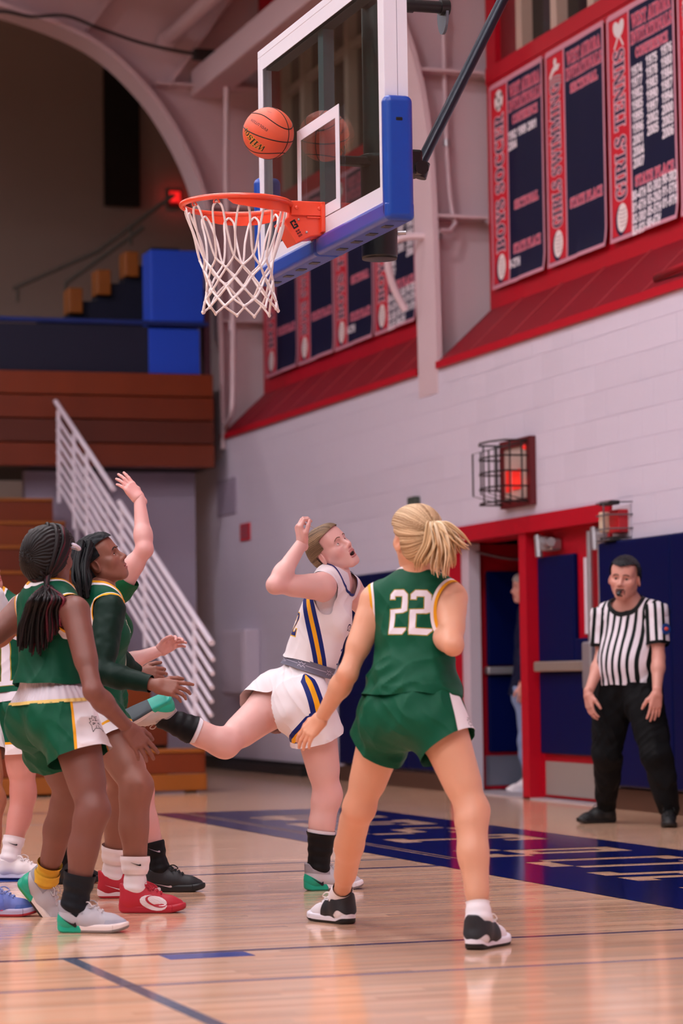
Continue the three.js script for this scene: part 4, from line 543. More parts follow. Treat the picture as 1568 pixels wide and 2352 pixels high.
/* o: {sole, mid, upper, heel, tongue, toe, swoosh, side, laces} colours; m: Matrix4 to world */
function shoe(parent, m, o) {
  const T = (g) => { const h = g.clone(); h.applyMatrix4(m); return h; }, s = o.side ?? 1;
  let [upper, tongue] = cut(SHOE.up, (x, y, z) => Math.min(0.02 - Math.abs(z) + (x - 0.0) * 0.02, x + 0.012, 0.105 - x, y - 0.04 - Math.max(0, 0.03 - x) * 0.6));
  const top = mesh('shoe', T(upper), mat(o.upper, 0.6), parent, o.label);
  if (has(tongue)) mesh('tongue', T(tongue), mat(o.tongue ?? o.upper, 0.65), top);
  const collar = o.collar ? keep(puff(upper, 0.0012), (x, y, z) => Math.min(y - 0.075 + x * 0.1, 0.03 - x)) : null; if (collar) mesh('collar', T(collar), mat(o.collar, 0.7), top);
  if (o.heel) { const hp = puff(upper, 0.002), hf = (x, y) => Math.min(0.062 - y * 0.0 - (x + 0.075) * 0.62, -x + 0.03 + y * 0.25, y + 0.1) ; const h2 = keep(hp, (x, y, z) => Math.min(hf(x, y) - y + 0.012, 1)); if (has(h2)) mesh('heel_counter', T(h2), mat(o.heel, 0.4), top); }
  if (o.toe) { const t2 = keep(puff(upper, 0.0016), (x, y) => Math.min(x - 0.1 - y * 0.4, 0.05 - y)); mesh('toe_cap', T(t2), mat(o.toe, 0.6), top); }
  if (o.backDark) { const t2 = keep(puff(upper, 0.0016), (x, y) => Math.min(-0.012 - x + y * 0.3, y - 0.045 - 0.01 * Math.sin(x * 90))); mesh('heel_panel', T(t2), mat(o.backDark, 0.6), top); }
  if (o.saddle) { const t2 = keep(puff(upper, 0.0018), (x, y) => Math.min(x + 0.03 - y * 0.2, 0.085 - x - y * 0.3, 0.09 - y)); mesh('saddle', T(t2), mat(o.saddle, 0.6), top); }
  let [out, midg] = cut(SHOE.sole, (x, y) => y - 0.011 - (x > 0.12 ? 0.016 * ((x - 0.12) / 0.08) ** 2 : 0) - (o.rocker ? 0.012 * sstep(-0.02, -0.07, x) : 0));
  if (o.heel) { const [a, b] = cut(midg, (x, y) => 0.028 - x - y * 0.5); midg = a; mesh('heel_sole', T(b), mat(o.heel, 0.35), top); const [c, d] = cut(out, (x) => 0.02 - x); out = c; mesh('heel_tread', T(d), mat(o.heelTread ?? o.heel, 0.4), top); }
  mesh('midsole', T(midg), mat(o.mid, 0.5), top); mesh('outsole', T(out), mat(o.sole, 0.6), top);
  if (o.swoosh) { const [c, x0, y0, sx, sy] = o.swoosh, gs = [1, -1].map((q) => decalOnShoe(swooshPts, x0, y0, sx, sy, q, o.heel ? 0.0035 : 0.0014)); each('emblem', gs.map(T), mat(c, 0.5), top); }
  if (o.bigSwoosh) { const [c, c2] = o.bigSwoosh; const sh = new THREE.Shape(); sh.absellipse(0.072, 0.044, 0.06, 0.03, 0, Math.PI * 2, false, -0.25); each('emblem', [1, -1].map((q) => T(decalOnShoe(sh, 0, 0, 1, 1, q, 0.0012))), mat(c, 0.5), top); const s3 = new THREE.Shape(); s3.absellipse(0.084, 0.05, 0.048, 0.022, 0, Math.PI * 2, false, -0.3); each('emblem', [1, -1].map((q) => T(decalOnShoe(s3, 0, 0, 1, 1, q, 0.0022))), mat(c2, 0.5), top); const s4 = new THREE.Shape(); s4.absellipse(0.089, 0.052, 0.042, 0.018, 0, Math.PI * 2, false, -0.3); each('emblem', [1, -1].map((q) => T(decalOnShoe(s4, 0, 0, 1, 1, q, 0.0032))), mat(c, 0.5), top); }
  const lc = []; for (let i = 0; i < 5; i++) { const x = 0.03 + i * 0.017, q = []; for (let k = -3; k <= 3; k++) { const z = k * 0.008; let y = 0.15; for (let t = 0; t < 30; t++) { const d = SHOE.F.up(x + 0.004 * (k % 2), y, z); if (d < 0.001) break; y -= d * 0.8; } q.push(V(x + 0.004 * (k % 2), y + 0.002, z)); } lc.push(tube(q, 0.0026, 6, 12)); }
  lc.push(tube([V(0.02, 0.112, 0.012), V(0.05, 0.118, 0.03), V(0.065, 0.1, 0.036), V(0.045, 0.098, 0.024), V(0.024, 0.108, 0.01)], 0.0026, 6), tube([V(0.02, 0.112, -0.012), V(0.05, 0.12, -0.03), V(0.07, 0.104, -0.034), V(0.045, 0.1, -0.024), V(0.024, 0.108, -0.01)], 0.0026, 6));
  mesh('laces', T(merge(lc)), mat(o.laces ?? o.tongue ?? o.upper, 0.8), top);
  return top;
}
/* the skeleton o.j holds joints in world axes; returns fields and frames, builds the skin */
function Person(label, o, group) {
  const j = o.j, k = o.k ?? 1; for (const s of 'LR') j['an' + s] = V(-0.014, 0.112, 0).applyMatrix4(o['foot' + s]); const kt = o.kt ?? k, ka = o.ka ?? k, kl = o.kl ?? k, hipMid = j.hipL.clone().add(j.hipR).multiplyScalar(0.5), shMid = j.shL.clone().add(j.shR).multiplyScalar(0.5);
  const up = j.neck.clone().sub(hipMid), len = up.length(); up.normalize();
  const orth = (v) => v.sub(up.clone().multiplyScalar(v.dot(up))).normalize();
  const rH = orth(j.hipR.clone().sub(j.hipL)), rS = orth(j.shR.clone().sub(j.shL)), fH = up.clone().cross(rH), fS = up.clone().cross(rS);
  const bend = o.bend ?? 0; // metres the middle of the spine is pushed forward
  const spine = (t) => hipMid.clone().addScaledVector(up, t * len).addScaledVector(fH, bend * Math.sin(Math.PI * clamp(t)));
  const RR = (t) => rH.clone().lerp(rS, clamp(t)).normalize();
  const local = (x, y, z) => { const dx = x - hipMid.x, dy = y - hipMid.y, dz = z - hipMid.z, v = dx * up.x + dy * up.y + dz * up.z, t = clamp(v / len); const b = bend * Math.sin(Math.PI * t), ex = dx - fH.x * b, ey = dy - fH.y * b, ez = dz - fH.z * b; let rx = lerp(rH.x, rS.x, t), ry = lerp(rH.y, rS.y, t), rz = lerp(rH.z, rS.z, t); const l = Math.hypot(rx, ry, rz); rx /= l; ry /= l; rz /= l; const fx = up.y * rz - up.z * ry, fy = up.z * rx - up.x * rz, fz = up.x * ry - up.y * rx; return [ex * rx + ey * ry + ez * rz, v, ex * fx + ey * fy + ez * fz]; };
  const p = (t, r, f) => { const R = RR(t), F = up.clone().cross(R); return spine(t).addScaledVector(R, r).addScaledVector(F, f); };
  const E = (t, r, f, a, b, c) => { const R = RR(t); return ell(p(t, r, f), R, up, up.clone().cross(R), a, b, c); };
  const hw = j.hipL.distanceTo(j.hipR) / 2, hwT = Math.min(hw, 0.098), fem = o.female !== false, bust = o.bust ?? (fem ? 1 : 0), belly = o.belly ?? 0;
  const torso = (g, kk = 0.05) => [ // pelvis, waist, ribs, shoulders
    [E(0.03, 0, -0.005, (hwT + 0.07) * kt + g, 0.12 + g, 0.105 * kt + g), 0], [cap(p(0.0, hw * 0.62, -0.045), p(-0.06, hw * 0.7, -0.045), 0.092 * kt + g), kk], [cap(p(0.0, -hw * 0.62, -0.045), p(-0.06, -hw * 0.7, -0.045), 0.092 * kt + g), kk],
    [E(0.36, 0, 0.0 + belly * 0.03, (fem ? 0.122 : 0.145) * kt + g + belly * 0.02, 0.17 + g, 0.09 * kt + g + belly * 0.045), kk], [E(0.68, 0, 0.0, (fem ? 0.14 : 0.165) * kt + g, 0.185 + g, 0.1 * kt + g), kk + 0.02],
    ...(bust ? [[E(0.66, 0.064, 0.07, 0.062 + g, 0.06 + g, 0.045 + g), 0.04], [E(0.66, -0.064, 0.07, 0.062 + g, 0.06 + g, 0.045 + g), 0.04]] : []),
    [cap(j.shL.clone().lerp(j.neck, 0.1), j.neck.clone().addScaledVector(up, -0.03), 0.05 * kt + g, 0.062 + g), kk], [cap(j.shR.clone().lerp(j.neck, 0.1), j.neck.clone().addScaledVector(up, -0.03), 0.05 * kt + g, 0.062 + g), kk]];
  const arm = (s, g) => { const S = j['sh' + s], e = j['el' + s], w = j['wr' + s], u = e.clone().sub(S), m = S.clone().addScaledVector(u, 0.4); return [[cap(S, S.clone().addScaledVector(u, 0.15), 0.056 * ka + g, 0.05 * ka + g), 0.05], [cap(S, e, 0.047 * ka + g, 0.037 * ka + g), 0.03], [cap(S.clone().addScaledVector(u, 0.3), S.clone().addScaledVector(u, 0.6), 0.046 * ka + g, 0.042 * ka + g), 0.03], [cap(e, e.clone().lerp(w, 0.3), 0.037 * ka + g, 0.041 * ka + g), 0.02], [cap(e.clone().lerp(w, 0.25), w, 0.04 * ka + g, 0.0255 * ka + g), 0.02]]; };
  const leg = (s, g) => {
    const h = j['hip' + s], n = j['kn' + s], a = j['an' + s], th = n.clone().sub(h), sh = a.clone().sub(n), R = RR(0), bk = fH.clone().negate(), calf = bk.sub(sh.clone().multiplyScalar(bk.dot(sh) / sh.lengthSq())).normalize(), fw = fH.clone().sub(th.clone().multiplyScalar(fH.dot(th) / th.lengthSq())).normalize();
    return [[cap(h, n, 0.087 * kl + g, 0.054 * kl + g), 0.05], [cap(h.clone().addScaledVector(th, 0.2).addScaledVector(fw, 0.012), h.clone().addScaledVector(th, 0.7).addScaledVector(fw, 0.01), 0.078 * kl + g, 0.058 * kl + g), 0.04], [cap(n.clone().addScaledVector(fw, 0.008), n.clone().addScaledVector(sh, 0.05), 0.046 * kl + g, 0.044 * kl + g), 0.05], [cap(n, a, 0.05 * kl + g, 0.0325 * Math.sqrt(kl) + g), 0.03],
      [cap(n.clone().addScaledVector(sh, 0.14).addScaledVector(calf, 0.016), n.clone().addScaledVector(sh, 0.42).addScaledVector(calf, 0.016), 0.047 * kl + g, 0.045 * kl + g), 0.04], [cap(n.clone().addScaledVector(sh, 0.4).addScaledVector(calf, 0.012), n.clone().addScaledVector(sh, 0.75).addScaledVector(calf, 0.002), 0.042 * kl + g, 0.033 * kl + g), 0.04]]; };
  const foot = (s, g) => { const f = o['foot' + s]; const a = V(0.12, 0.03, 0).applyMatrix4(f), b = V(-0.03, 0.045, 0).applyMatrix4(f), m = V(0.01, 0.05, 0).applyMatrix4(f), t = V(-0.012, 0.1, 0).applyMatrix4(f); return [[cap(j['an' + s], t, 0.032 + g, 0.031 + g), 0.03], [cap(t, m, 0.03 + g, 0.026 + g * 0.6), 0.03], [cap(t, b, 0.028 + g, 0.024 + g * 0.6), 0.02], [cap(m, a, 0.026 + g * 0.6, 0.018), 0.03]]; };
  const hb = o.headBase ?? j.head.clone().addScaledVector(o.hUp, -0.07).addScaledVector(o.hFw, -0.022), neckR = (o.neckR ?? (fem ? 0.05 : 0.061));
  const fBody = uni([...torso(0), [cap(j.neck, hb, neckR + 0.006, neckR), 0.05], ...arm('L', 0), ...arm('R', 0), ...leg('L', 0), ...leg('R', 0), ...foot('L', 0), ...foot('R', 0)]);
  const pts = Object.values(j), lo = V(1e9, 1e9, 1e9), hi = V(-1e9, -1e9, -1e9); pts.forEach((q) => { lo.min(q); hi.max(q); }); for (const s of 'LR') { const q = V(0.17, 0.03, 0).applyMatrix4(o['foot' + s]); lo.min(q); hi.max(q); } lo.addScalar(-0.2); hi.addScalar(0.2); hi.y = Math.min(hi.y, 9);
  const geos = [skin(fBody, lo, hi, o.cell ?? 0.009)];
  // head
  const hX = o.hUp.clone().cross(o.hFw).normalize(), hY = o.hFw.clone().cross(hX).normalize(), hM = basis(j.head, hX, hY, o.hFw), hI = hM.clone().invert(), hs = o.hs ?? 1; hM.scale(V(hs, hs, hs)); hI.copy(hM).invert();
  const nk = cap(hb.clone().applyMatrix4(hI), j.neck.clone().applyMatrix4(hI), neckR / hs, (neckR + 0.006) / hs);
  const hf = headField({ ...(o.face ?? {}), neck: (x, y, z) => smax(nk(x, y, z), -0.16 - y, 0.01) });
  let hg = skin(hf, V(-0.1, -0.165, -0.13), V(0.1, 0.13, 0.13), o.hcell ?? 0.003);
  const lipF = (x, y, z) => Math.min(0.0215 - Math.abs(x), 0.0125 + (o.face?.open ?? 0) * 0.008 - Math.abs(y + 0.072 + (o.face?.open ?? 0) * 0.004) - 6 * x * x, z - 0.07);
  const [face0, lips] = cut(hg, lipF), person = thing('person', label, 'person', group, V(o.base.x, 0, o.base.z));
  const sk = new THREE.Color(o.skin), warm = o.warm ?? [1.06, 0.9, 0.9];
  const blush = (v) => { let w = 0; for (const q of [j.knL, j.knR, j.elL, j.elR]) w = Math.max(w, 1 - q.distanceTo(v) / 0.09); w = clamp(w) * 0.5 + 0.16 * noise(v.x * 9, v.y * 9, v.z * 9) + 0.1 * noise(v.x * 30, v.y * 30, v.z * 30); return [lerp(1, warm[0], w), lerp(1, warm[1], w), lerp(1, warm[2], w)]; };
  const hblush = (v) => { let w = 0; for (const s of [-1, 1]) { w = Math.max(w, 0.8 * clamp(1 - Math.hypot(v.x - s * 0.042, v.y + 0.035, v.z - 0.065) / 0.035), 0.8 * clamp(1 - Math.hypot(v.x - s * 0.08, v.y + 0.01, v.z + 0.01) / 0.035)); } w = Math.max(w, 0.7 * clamp(1 - Math.hypot(v.x, v.y + 0.038, v.z - 0.105) / 0.025)); return [lerp(1, warm[0], w), lerp(1, warm[1], w), lerp(1, warm[2], w)]; };
  const mSkin = P(o.skin, o.gloss ?? 0.45, { vertexColors: true, sheen: 0.25, sheenRoughness: 0.6, sheenColor: new THREE.Color(o.skin) });
  tint(geos[0], blush); tint(face0, hblush); face0.applyMatrix4(hM); geos.push(face0);
  for (const s of 'LR') if (o['hand' + s]) { const h = hand({ at: j['wr' + s], s: o.handS ?? 0.93, ...o['hand' + s] }); tint(h, (v) => { const w = 0.3 + 0.2 * noise(v.x * 40, v.y * 40, v.z * 40); return [lerp(1, warm[0], w), lerp(1, warm[1], w), lerp(1, warm[2], w)]; }); geos.push(h); }
  const place = (name, g, m, par = person, lb) => mesh(name, g, m, par, lb), inHead = (g) => { const h = g.clone(); h.applyMatrix4(hM); return h; };
  const body = place('body', joinGeo(geos), mSkin);
  if (has(lips)) place('lips', inHead(lips), P(o.lips ?? 0xb5605c, 0.4));
  for (const s of [-1, 1]) {
    const e = new THREE.SphereGeometry(0.0118, 36, 28); const dir = V(...(o.look ?? [0, 0, 1])).normalize(); tint(e, (v) => { const a = v.clone().normalize().dot(dir); return a > 0.965 ? [0.01, 0.01, 0.01] : a > 0.84 ? (o.iris ?? [0.08, 0.05, 0.03]) : [0.75, 0.7, 0.68]; }); e.translate(s * 0.0315, -0.002, 0.0695); place('eye', inHead(e), P(0xffffff, 0.15, { vertexColors: true }));
    const q = []; for (let i = 0; i <= 8; i++) { const t = i / 8, x = s * lerp(0.012, 0.046, t), y = 0.0185 + 0.006 * Math.sin(Math.PI * Math.min(1, t * 1.05)) - 0.001 * t; let z = 0.12; for (let n = 0; n < 30; n++) { const d = hf(x, y, z); if (d < 0.0008) break; z -= d * 0.8; } q.push(V(x, y, z)); } const b = tube(q, o.browR ?? 0.0026, 6, 16); place('eyebrow', inHead(b), mat(o.brow ?? 0x3a2820, 0.8));
    if (o.lash !== false) { const q2 = []; for (let i = 0; i <= 6; i++) { const t = i / 6 * 2 - 1; q2.push(V(s * (0.032 + t * 0.0125), -0.003 + 0.0046 * (1 - t * t), 0.0825 - 0.006 * t * t)); } place('eyelash', inHead(tube(q2, 0.001, 5, 12)), mat(0x1a1210, 0.8)); }
  }
  if (o.face?.open) { const mg = el(0, -0.0735, 0.084, 0.017, 0.008, 0.01); place('mouth_inside', inHead(skin(mg, V(-0.03, -0.09, 0.06), V(0.03, -0.05, 0.1), 0.0025)), mat(0x1a0506, 0.6)); const th = rbox(-0.013, 0.013, -0.0705, -0.0655, 0.085, 0.092, 0.002); place('teeth', inHead(th), mat(0xe6dcd2, 0.3)); }
  if (!o.skipHair) { const hfld = skullField(o.hair?.grow ?? 0.011, o.hair?.back ?? 0), fq = o.hair?.freq ?? 55, amp = o.hair?.amp ?? 0.0016, c0 = o.hair?.pole ?? V(0, 0.02, -0.12);
    const hh = (x, y, z) => { const ax = x - c0.x, ay = y - c0.y, az = z - c0.z, a = Math.atan2(ax, ay); return hfld(x, y, z) - amp * (0.5 + 0.5 * Math.sin(a * fq + 3 * noise(x * 30, y * 30, z * 30))) - (o.hair?.bump ?? 0) * noise(x * 90, y * 90, z * 90); };
    let hr = skin(hh, V(-0.12, -0.13, -0.17), V(0.12, 0.15, 0.13), 0.0036); hr = keep(hr, (x, y, z) => hairline(x, y, z, o.hair ?? {}));
    const cols = (o.hair?.colors ?? [0x17110f, 0x2a1e1a]).map((q) => new THREE.Color(q)); tint(hr, (v) => { const a = Math.atan2(v.x - c0.x, v.y - c0.y), t = clamp(0.5 + 0.5 * noise(a * 14, v.z * 6, 3) + 0.35 * noise(a * 45, v.z * 9, 8)), c = cols[0].clone().lerp(cols[1], t); return [c.r, c.g, c.b]; });
    place('hair', inHead(hr), P(0xffffff, o.hair?.rough ?? 0.5, { vertexColors: true, specularIntensity: 0.5 })); }
  for (const s of 'LR') if (o['shoe' + s]) shoe(person, o['foot' + s], o['shoe' + s]);
  const legT = (s) => { const n = j['kn' + s], a = j['an' + s], d = a.clone().sub(n), L = d.length(); d.normalize(); return (x, y, z) => (a.x - x) * d.x + (a.y - y) * d.y + (a.z - z) * d.z; }; // metres above the ankle
  const sock = (s, h, m, g = 0.006, lb, h0 = -0.2) => { const f = uni([...leg(s, g), ...foot(s, g)]), t = legT(s), a = j['an' + s], gg = skin((x, y, z) => f(x, y, z) + 0.0012 * Math.sin(t(x, y, z) * 160), V(a.x - 0.16, a.y - 0.12, a.z - 0.16), V(a.x + 0.16, a.y + 0.26, a.z + 0.16), 0.006); const k2 = keep(gg, (x, y, z) => Math.min(h - t(x, y, z), t(x, y, z) - h0)); return place('sock', k2, m, person, lb); };
  return { person, j, up, len, rH, rS, fH, fS, local, p, E, torso, arm, leg, foot, place, inHead, hM, hf, hip: hw, hipw: hwT, RR, spine, hipMid, sock, legT, bounds: (a, b, m = 0.2) => { const l = V(1e9, 1e9, 1e9), h = V(-1e9, -1e9, -1e9); for (const q of a) { l.min(q); h.max(q); } return [l.addScalar(-m), h.addScalar(m)]; }, body, sk };
}
/* ---- clothing ---- */
const knit = dataTex(128, 128, (i, j) => { const v = 128 + 50 * Math.sin(i * Math.PI / 4) * Math.sin(j * Math.PI / 4) + 30 * hash(i, j); return [v, v, v]; }, false); knit.repeat.set(14, 14);
const cloth = (hex, o = {}) => P(hex, 0.55, { sheen: 0.1, sheenRoughness: 0.5, specularIntensity: 0.4, sheenColor: new THREE.Color(hex).lerp(new THREE.Color(0xffffff), 0.08), side: THREE.DoubleSide, ...o });
const folds = (L, a, fq = 1, sd = 0) => (x, y, z) => { const [u, v, w] = L(x, y, z), b = 1.5 * noise(u * 4 + sd, v * 3.3, w * 4); // soft ridges that run slantwise
  const n1 = noise(u * 11 * fq + sd + b, v * 8 * fq - u * 10 + b, w * 11 * fq), n2 = noise(u * 8 * fq + v * 9 + sd + b, v * 21 * fq + u * 17 - b, w * 11 + 5), n3 = noise(u * 5 + sd, v * 5, w * 5 + 9); return a * (1.3 * (0.45 - Math.abs(n1) * 1.6) + 0.55 * (0.4 - Math.abs(n2) * 1.5) + 0.7 * n3); };
function jersey(Q, o) { // sleeveless top: o {color, trim:[outer, inner], hem, map functions}
  const { local: L, j } = Q, g = o.loose ?? 0.014, fold = folds(L, (o.fold ?? 0.005) * 1.7, 0.8, o.sd ?? 0), hemV = o.hem ?? 0.02;
  const extra = [[Q.E(0.3, 0, 0.0 + (o.bellyF ?? 0), 0.138 * (o.w ?? 1), 0.22, 0.106 * (o.w ?? 1)), 0.06], [Q.E(o.blouse ? 0.2 : 0.12, 0, 0, (Q.hipw + 0.062 + (o.blouse ?? 0)) * (o.w ?? 1), 0.14, 0.118 + (o.blouse ?? 0)), 0.05]];
  const f0 = uni([...Q.torso(g, 0.06), ...extra]), [lo, hi] = Q.bounds([j.hipL, j.hipR, j.shL, j.shR, j.neck], null, 0.24);
  const low = (v) => sstep(0.38, 0.1, v / Q.len);
  let G = skin((x, y, z) => f0(x, y, z) - fold(x, y, z) * (0.45 + low(L(x, y, z)[1])), lo, hi, o.cell ?? 0.0075);
  const sl = {}; for (const s of 'LR') sl[s] = L(j['sh' + s].x, j['sh' + s].y, j['sh' + s].z);
  const armF = (x, y, z) => { const [u, v] = L(x, y, z); let m = 9; for (const s of 'LR') { const q = sl[s], sg = Math.sign(q[0]); m = Math.min(m, (Math.hypot((u - q[0] - sg * (o.ax ?? 0.052)) / 0.078, (v - q[1] + (o.av ?? 0.04)) / (o.ah ?? 0.118)) - 1) * 0.085); } return m; };
  const nc = j.neck.clone().addScaledVector(Q.fS, o.nf ?? 0.03).addScaledVector(Q.up, o.nu ?? 0.02), nr = o.nr ?? 0.086;
  const neckF = (x, y, z) => { const [u, v, w] = L(x, y, z), dx = x - nc.x, dy = y - nc.y, dz = z - nc.z; return Math.hypot(dx, dy, dz) - nr - (w > 0 ? (o.scoop ?? 0.03) * sstep(0, 0.1, w) : 0); };
  const hemF = (x, y, z) => { const [u, v, w] = L(x, y, z); return v - hemV - 0.012 * noise(u * 8, w * 8, 2 + (o.sd ?? 0)) - (o.hemTilt ?? 0) * u; };
  G = keep(G, hemF); G = keep(G, neckF); if (!o.sleeved) G = keep(G, armF);
  const edge = o.sleeved || o.neckTrim ? neckF : (x, y, z) => Math.min(armF(x, y, z), neckF(x, y, z)), parts = {};
  if (o.trim) { let a; [a, G] = cut(G, (x, y, z) => edge(x, y, z) - (o.trimW ?? 0.011)); parts.t1 = a; if (o.trim[1]) { [a, G] = cut(G, (x, y, z) => edge(x, y, z) - 0.021); parts.t2 = a; } }
  const bands = o.bands ? o.bands(L) : []; const made = [];
  for (const [fn, m, name] of bands) { const [r, b] = cut(G, fn); G = r; if (has(b)) made.push([name, b, m]); }
  const [frontG, backG] = cut(G, (x, y, z) => -L(x, y, z)[2]);
  const uvw = (g) => setUV(g, (v) => { const [u, h] = L(v.x, v.y, v.z); return [u / 0.5 + 0.5, h / 0.6]; });
  const mk = (g, tex, name) => Q.place(name, uvw(g), cloth(tex ? 0xffffff : o.color, { map: tex ?? null, bumpMap: knit, bumpScale: 0.0004 }), Q.person);
  const F = mk(frontG, o.frontMap, 'jersey_front'), B = mk(backG, o.backMap, 'jersey_back');
  if (parts.t1) Q.place('jersey_trim', puff(parts.t1, 0.0015), cloth(o.trim[0]), Q.person); if (parts.t2 && has(parts.t2)) Q.place('jersey_trim', puff(parts.t2, 0.001), cloth(o.trim[1]), Q.person);
  made.forEach(([n, g, m]) => Q.place(n, puff(g, 0.0004), m, Q.person));
  return { F, B, L };
}
function shorts(Q, o) { // o: {color, top (metres above the hips), reach (share of the thigh), flare, panels(leg coords)}
  const { j, local: L } = Q, g = o.loose ?? 0.018, TH = {}; for (const s of 'LR') { const h = j['hip' + s], n = j['kn' + s], d = n.clone().sub(h), l = d.length(); d.normalize(); const lat = Q.RR(0).multiplyScalar(s === 'R' ? 1 : -1); lat.sub(d.clone().multiplyScalar(lat.dot(d))).normalize(); const fw = Q.fH.clone(); fw.sub(d.clone().multiplyScalar(fw.dot(d))).normalize(); TH[s] = { h, d, l, lat, fw }; }
  const coords = (x, y, z) => { let best; for (const s of 'LR') { const t = TH[s], q = V(x - t.h.x, y - t.h.y, z - t.h.z), a = q.dot(t.d), r = q.clone().addScaledVector(t.d, -clamp(a, 0, t.l)), dd = r.length(); if (!best || dd < best.dd) best = { s, dd, rp: Math.hypot(r.dot(t.fw), r.dot(t.lat)), a, ang: Math.atan2(r.dot(t.fw), r.dot(t.lat)), t }; } return best; };
  const legs = []; for (const s of 'LR') { const t = TH[s], rc = (o.reach ?? 0.5); legs.push([cap(t.h, t.h.clone().addScaledVector(t.d, t.l * (rc + 0.15)), 0.098 * (o.w ?? 1) + g * 0.5, (o.flare ?? 0.105) * (o.w ?? 1)), 0.035]); }
  const f0 = uni([...Q.torso(g, 0.05).slice(0, 4), ...legs]), fold = folds(L, (o.fold ?? 0.005) * 1.5, 0.9, 7 + (o.sd ?? 0));
  const ends = ['L', 'R'].map((s) => TH[s].h.clone().addScaledVector(TH[s].d, TH[s].l * 0.75)), [lo, hi] = Q.bounds([j.hipL, j.hipR, ...ends, Q.p(0.25, 0, 0)], null, 0.2);
  let G = skin((x, y, z) => f0(x, y, z) - fold(x, y, z), lo, hi, o.cell ?? 0.0075);
  const hemF = (x, y, z) => { const c = coords(x, y, z); return c.t.l * (o.reach ?? 0.5) + (o.hemShape ? o.hemShape(c) : 0) - c.a; };
  G = keep(G, (x, y, z) => (o.top ?? 0.1) - L(x, y, z)[1]); G = keep(G, hemF);
  const ctx = { coords, hemF, L };
  for (const [fn, m, name, lift] of (o.parts ? o.parts(ctx) : [])) { const [r, b] = cut(G, fn); G = r; if (has(b)) { const e = puff(b, lift ?? 0.0006); setUV(e, (v) => { const c = coords(v.x, v.y, v.z); return [c.ang / 2, c.a / 0.4]; }); Q.place(name, e, m, Q.person); } }
  setUV(G, (v) => { const q = L(v.x, v.y, v.z); return [q[0] * 2, q[1] * 2]; });
  Q.place('shorts', G, cloth(o.color, { bumpMap: knit, bumpScale: 0.0003 }), Q.person); return ctx;
}
function sleeve(Q, s, m, from, to, g = 0.008, name = 'sleeve', fold = 0.003) { // from, to: shares along the whole arm (0 shoulder, 1 elbow, 2 wrist)
  const j = Q.j, S = j['sh' + s], e = j['el' + s], w = j['wr' + s], f = uni(Q.arm(s, g)), along = (x, y, z) => { const q = V(x, y, z), a = e.clone().sub(S), b = w.clone().sub(e), ta = q.clone().sub(S).dot(a) / a.lengthSq(), tb = q.clone().sub(e).dot(b) / b.lengthSq(); const da = q.distanceTo(S.clone().addScaledVector(a, clamp(ta))), db = q.distanceTo(e.clone().addScaledVector(b, clamp(tb))); return da < db ? Math.min(ta, 1) : 1 + Math.max(tb, 0); };
  const [lo, hi] = Q.bounds([S, e, w], null, 0.12); let G = skin((x, y, z) => f(x, y, z) - fold * (noise(x * 22, y * 22, z * 22) + 0.5 * noise(x * 45, y * 45, z * 45)), lo, hi, 0.0075);
  G = keep(G, (x, y, z) => { const t = along(x, y, z); return Math.min(t - from, to - t); }); return { mesh: m ? Q.place(name, G, m, Q.person) : null, geo: G, along };
}
/* ---------- the people ---------- */
function ground(px, py) { const d = at(px, py, 1).sub(CAM); return CAM.clone().addScaledVector(d, -CAM.y / d.y); }
const flat = (r, a) => { const v = V().addScaledVector(CR, r).addScaledVector(CF, a); v.y = 0; return v.normalize(); }; // right / away along the floor
const flatFoot = (px, py, r, a) => frame(ground(px, py), flat(r, a), EY);
const liftFoot = (ankle, dir, up) => { const X = dir.clone().normalize(), Z = X.clone().cross(up).normalize(), Y = Z.clone().cross(X); return basis(ankle.clone().addScaledVector(Y, -0.095), X, Y, Z); };
const J = (o) => Object.fromEntries(Object.entries(o).map(([k, q]) => [k, Array.isArray(q) ? at(...q) : q]));
const GREEN = 0x035239, YEL = 0xf0a81e, WHT = 0xeee6ec;
function blockDigit(g, ch, x, y, w, h) { // varsity numerals with a dark and a yellow edge
  const t = 0.31 * w, m = h * 0.47, c = w * 0.22, P2 = { 2: [[[0, c], [c, 0], [w - c, 0], [w, c], [w, m + t * 0.2 - c * 0.3], [w - c, m + t * 0.35], [t, m + t * 0.42], [t, h - t], [w, h - t], [w, h - c], [w - c, h], [0, h], [0, m - c * 0.4 + t * 0.1], [c, m - t * 0.22], [w - t, m - t * 0.3], [w - t, t], [t * 0.9, t], [t * 0.9, t * 1.5], [0, t * 1.5]]], 1: [[[w * 0.12, c * 0.7], [w * 0.35, 0], [w * 0.68, 0], [w * 0.68, h - t * 0.8], [w * 0.9, h - t * 0.8], [w * 0.9, h], [w * 0.1, h], [w * 0.1, h - t * 0.8], [w * 0.33, h - t * 0.8], [w * 0.33, t * 0.9], [w * 0.12, t]]] }[ch];
  for (const [lw, col] of [[11, '#e8b422'], [5, '#3a3a20'], [0, '#e9e2ee']]) for (const poly of P2) { g.beginPath(); poly.forEach(([a, b], i) => g[i ? 'lineTo' : 'moveTo'](x + a, y + b)); g.closePath(); g.lineJoin = 'miter'; if (lw) { g.lineWidth = lw; g.strokeStyle = col; g.stroke(); } else { g.fillStyle = col; g.fill(); } }
}
const jerseyTex = (base, draw, mirror) => canvasTex(1024, 1228, (g, w, h) => { g.fillStyle = base; g.fillRect(0, 0, w, h); g.save(); if (mirror) { g.translate(w, 0); g.scale(-1, 1); } draw(g, (u) => (u / 0.5 + 0.5) * w, (v) => h - v / 0.6 * h, 2048); g.restore(); });
